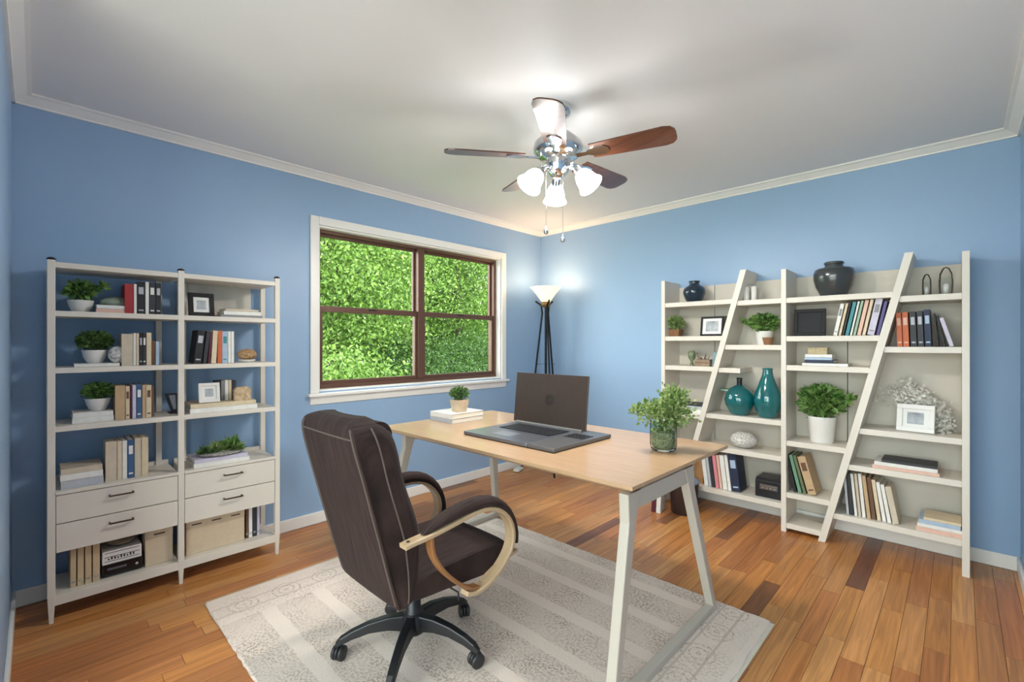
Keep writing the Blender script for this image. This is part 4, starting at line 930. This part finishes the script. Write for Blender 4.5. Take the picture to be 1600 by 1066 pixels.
# side profile levels: z, rear y, front y, half width
lev = [(.318, .857, .885, .195), (.335, .850, .93, .205), (.42, .825, .952, .210), (.50, .803, .955, .212), (.565, .786, .950, .213), (.645, .764, .925, .214), (.72, .744, .898, .214), (.787, .726, .878, .213), (.85, .709, .866, .211), (.90, .697, .852, .207), (.94, .692, .832, .198), (.965, .700, .808, .178), (.982, .722, .785, .13)]
rings = []
for z, yr, yf, hw in lev:
    cr = min(.035, (yf-yr)*.3); r_ = []
    pts = [(-hw+.012, yr), (0, yr-.004), (hw-.012, yr), (hw, yr+.012), (hw+.004, yr+(yf-yr)*.5), (hw, yf-cr), (hw-cr*.8, yf-.004), (hw*.55, yf-.016), (0, yf-.022), (-hw*.55, yf-.016), (-hw+cr*.8, yf-.004), (-hw, yf-cr), (-hw-.004, yr+(yf-yr)*.5), (-hw, yr+.012)]
    rings.append([(x, cl(y)+(-.25*(z-z)), z) for x, y in pts])
def crom(p0, p1, p2, p3, u):
    return tuple(.5*((2*p1[j])+(-p0[j]+p2[j])*u+(2*p0[j]-5*p1[j]+4*p2[j]-p3[j])*u*u+(-p0[j]+3*p1[j]-3*p2[j]+p3[j])*u**3) for j in range(3))
def dense(P, k, closed):
    n_ = len(P); out = []
    for i in range(n_ if closed else n_-1):
        g = (lambda q: P[q % n_]) if closed else (lambda q: P[min(max(q, 0), n_-1)])
        for u in range(k): out.append(crom(g(i-1), g(i), g(i+1), g(i+2), u/k))
    return out if closed else out+[P[-1]]
cols = [dense([r_[i] for r_ in rings], 4, False) for i in range(len(rings[0]))]
big = [dense([c_[j] for c_ in cols], 3, True) for j in range(len(cols[0]))]
bk = MB().loft(big).build('backrest', m_f, ch)
M_pipe = mat('piping_grey', '#5E514B', .7)
for i in (0, 2, 4, 6, 10, 12): MB().tube(cols[i][4:-6], .0034, 6).build('piping', M_pipe, bk)
top_k = len(cols[0])-11
MB().tube(big[top_k][0:7], .0032, 6).build('piping', M_pipe, bk)
# headrest roll on the front of the back
MB().loft([[(sx_*w_, cl(.80)+.05*math.cos(R(a)), .915+.055*math.sin(R(a))) for a in range(0, 360, 30)] for sx_, w_ in ((-1, .175), (-1, .12), (0, 0), (1, .12), (1, .175))]).build('head_cushion', m_f, ch, sub=1)
# seat
sp_ = [(.86, .322), (.86, .37), (.90, .405), (1.05, .412), (1.25, .415), (1.35, .412), (1.405, .392), (1.425, .355), (1.41, .305), (1.36, .290), (1.2, .302), (1.0, .318)]
rings = []
for x, k in ((-.205, .86), (-.19, .97), (-.10, 1.0), (.10, 1.0), (.19, .97), (.205, .86)):
    rings.append([(x, cl(1.14+(y-1.14)*k), .355+(z-.355)*k) for y, z in sp_])
st_ = MB().loft(rings).build('seat', m_f, ch, sub=2)
for s in (-1, 1):
    MB().tube([(s*.2, cl(y), z) for y, z in ((.93, .352), (1.1, .360), (1.3, .368), (1.40, .352))], .003, 6).build('piping', M_pipe, st_)
M_arm = mat('bentwood', '#BFA483', .42, var=.12, scale=5, stretch=(6, 1, 1), coat=.2)
M_arm2 = mat('bentwood_dark', '#9A6A42', .42, var=.12, scale=5)
for s in (-1, 1):
    xa = s*.246
    pts = [(.845, .556), (.88, .560), (.95, .565), (1.05, .578), (1.15, .592), (1.22, .590), (1.285, .565), (1.335, .515), (1.355, .455), (1.345, .40), (1.31, .355), (1.26, .32), (1.20, .296), (1.15, .290), (1.11, .302)]
    # smooth by Catmull-Rom
    def cat(P):
        out = []
        for i in range(len(P)-1):
            p0, p1, p2, p3 = P[max(i-1, 0)], P[i], P[i+1], P[min(i+2, len(P)-1)]
            for u in (0, .33, .66): out.append(tuple(.5*((2*p1[j])+(-p0[j]+p2[j])*u+(2*p0[j]-5*p1[j]+4*p2[j]-p3[j])*u*u+(-p0[j]+3*p1[j]-3*p2[j]+p3[j])*u**3) for j in (0, 1)))
        return out+[P[-1]]
    C = cat(pts)
    arm = MB().strip([(xa, cl(y), z) for y, z in C], (1, 0, 0), [.042+.008*math.sin(i*.07) for i in range(len(C))], .016).build('arm_loop', M_arm, ch, bevel=.004)
    C2 = cat([(.955, .556), (.962, .50), (.99, .445), (1.03, .395), (1.08, .348), (1.13, .312), (1.17, .302)])
    MB().strip([(xa-s*.004, cl(y), z) for y, z in C2], (1, 0, 0), .036, .014).build('arm_brace', M_arm2, arm, bevel=.003, label='darker curved wooden brace')
    C3 = cat([(1.16, .302), (1.24, .345), (1.31, .40), (1.39, .43)])
    MB().strip([(xa-s*.012, cl(y), z) for y, z in ((1.2, .304), (1.28, .335), (1.34, .352), (1.40, .365))], (1, 0, 0), .018, .014).build('arm_strut', M_arm, arm, bevel=.002)
    MB().lathe([(.001, 0), (.006, 0), (.006, .003), (.001, .003)], 12, (xa, cl(.865), .5655)).build('arm_bolt', M_dark, arm)
    # pad lying on the loop
    pd = []
    pp = [(.925, .578), (.96, .600), (1.05, .622), (1.15, .632), (1.24, .624), (1.31, .588), (1.36, .525), (1.382, .455), (1.385, .415)]
    ww = [.012, .026, .032, .033, .033, .032, .030, .026, .018]; tt = [.008, .018, .026, .028, .026, .022, .018, .014, .008]
    P3 = [Vector((xa-s*.004, cl(y), z-.010)) for y, z in pp]
    for i, p in enumerate(P3):
        d = (P3[min(i+1, len(P3)-1)]-P3[max(i-1, 0)]).normalized(); nn_ = d.cross(Vector((1, 0, 0)))*-1
        pd.append([p+Vector((1, 0, 0))*ww[i]*math.cos(R(a))+nn_*tt[i]*math.sin(R(a)) for a in range(0, 360, 30)])
    MB().loft(pd).build('arm_pad', m_f, ch, sub=1)
# mechanism, column, base
MB().box(-.09, .09, -.10, .10, .265, .315).build('seat_plate', M_dark, ch, bevel=.008)
MB().lathe([(.034, .115), (.034, .165), (.030, .17), (.030, .215), (.022, .22), (.022, .27)], 24).build('gas_column', M_dark, ch)
MB().tube([(.05, .03, .28), (.13, .08, .272), (.16, .10, .255), (.162, .101, .225)], .004, 6).build('height_lever', M_dark, ch)
hub = MB().lathe([(.030, .075), (.048, .085), (.052, .115), (.046, .15), (.034, .16)], 28).build('base_hub', M_dark, ch)
for k in range(5):
    a = R(22+72*k); d = Vector((math.cos(a), math.sin(a), 0)); sdv = Vector((-math.sin(a), math.cos(a), 0)); rings = []
    for r_, z, hw, hh_ in ((.035, .125, .026, .030), (.10, .130, .023, .024), (.17, .122, .020, .019), (.235, .102, .018, .016), (.275, .083, .017, .014), (.292, .070, .012, .010)):
        c = d*r_+Vector((0, 0, z)); rings.append([c+sdv*hw+Vector((0, 0, -hh_)), c+sdv*hw*.75+Vector((0, 0, hh_)), c-sdv*hw*.75+Vector((0, 0, hh_)), c-sdv*hw+Vector((0, 0, -hh_))])
    lg = MB().loft(rings, smooth=False).build('base_leg', M_dark, ch, bevel=.005)
    rotv = Matrix.Rotation(a+R(60), 3, 'Z'); cc = d*.28
    cs_ = MB().tube([cc+Vector((0, 0, .05)), cc+Vector((0, 0, .075))], .008, 10)
    cs_.lathe([(.001, -.006), (.026, -.006), (.028, 0), (.026, .006), (.001, .006)], 20, cc+Vector((0, 0, .040)), rot=rotv @ Matrix.Rotation(R(90), 3, 'X'))
    ca = cs_.build('caster', M_dark, lg)
    for s in (-1, 1):
        MB().lathe([(.001, -.008), (.020, -.008), (.0275, -.004), (.0275, .004), (.020, .008), (.001, .008)], 20, cc+rotv @ Vector((0, s*.015, 0))+Vector((0, 0, .0278+RZ)), rot=rotv @ Matrix.Rotation(R(90), 3, 'X')).build('caster_wheel', mat('wheel_grey', '#2C2A2B', .45), lg)
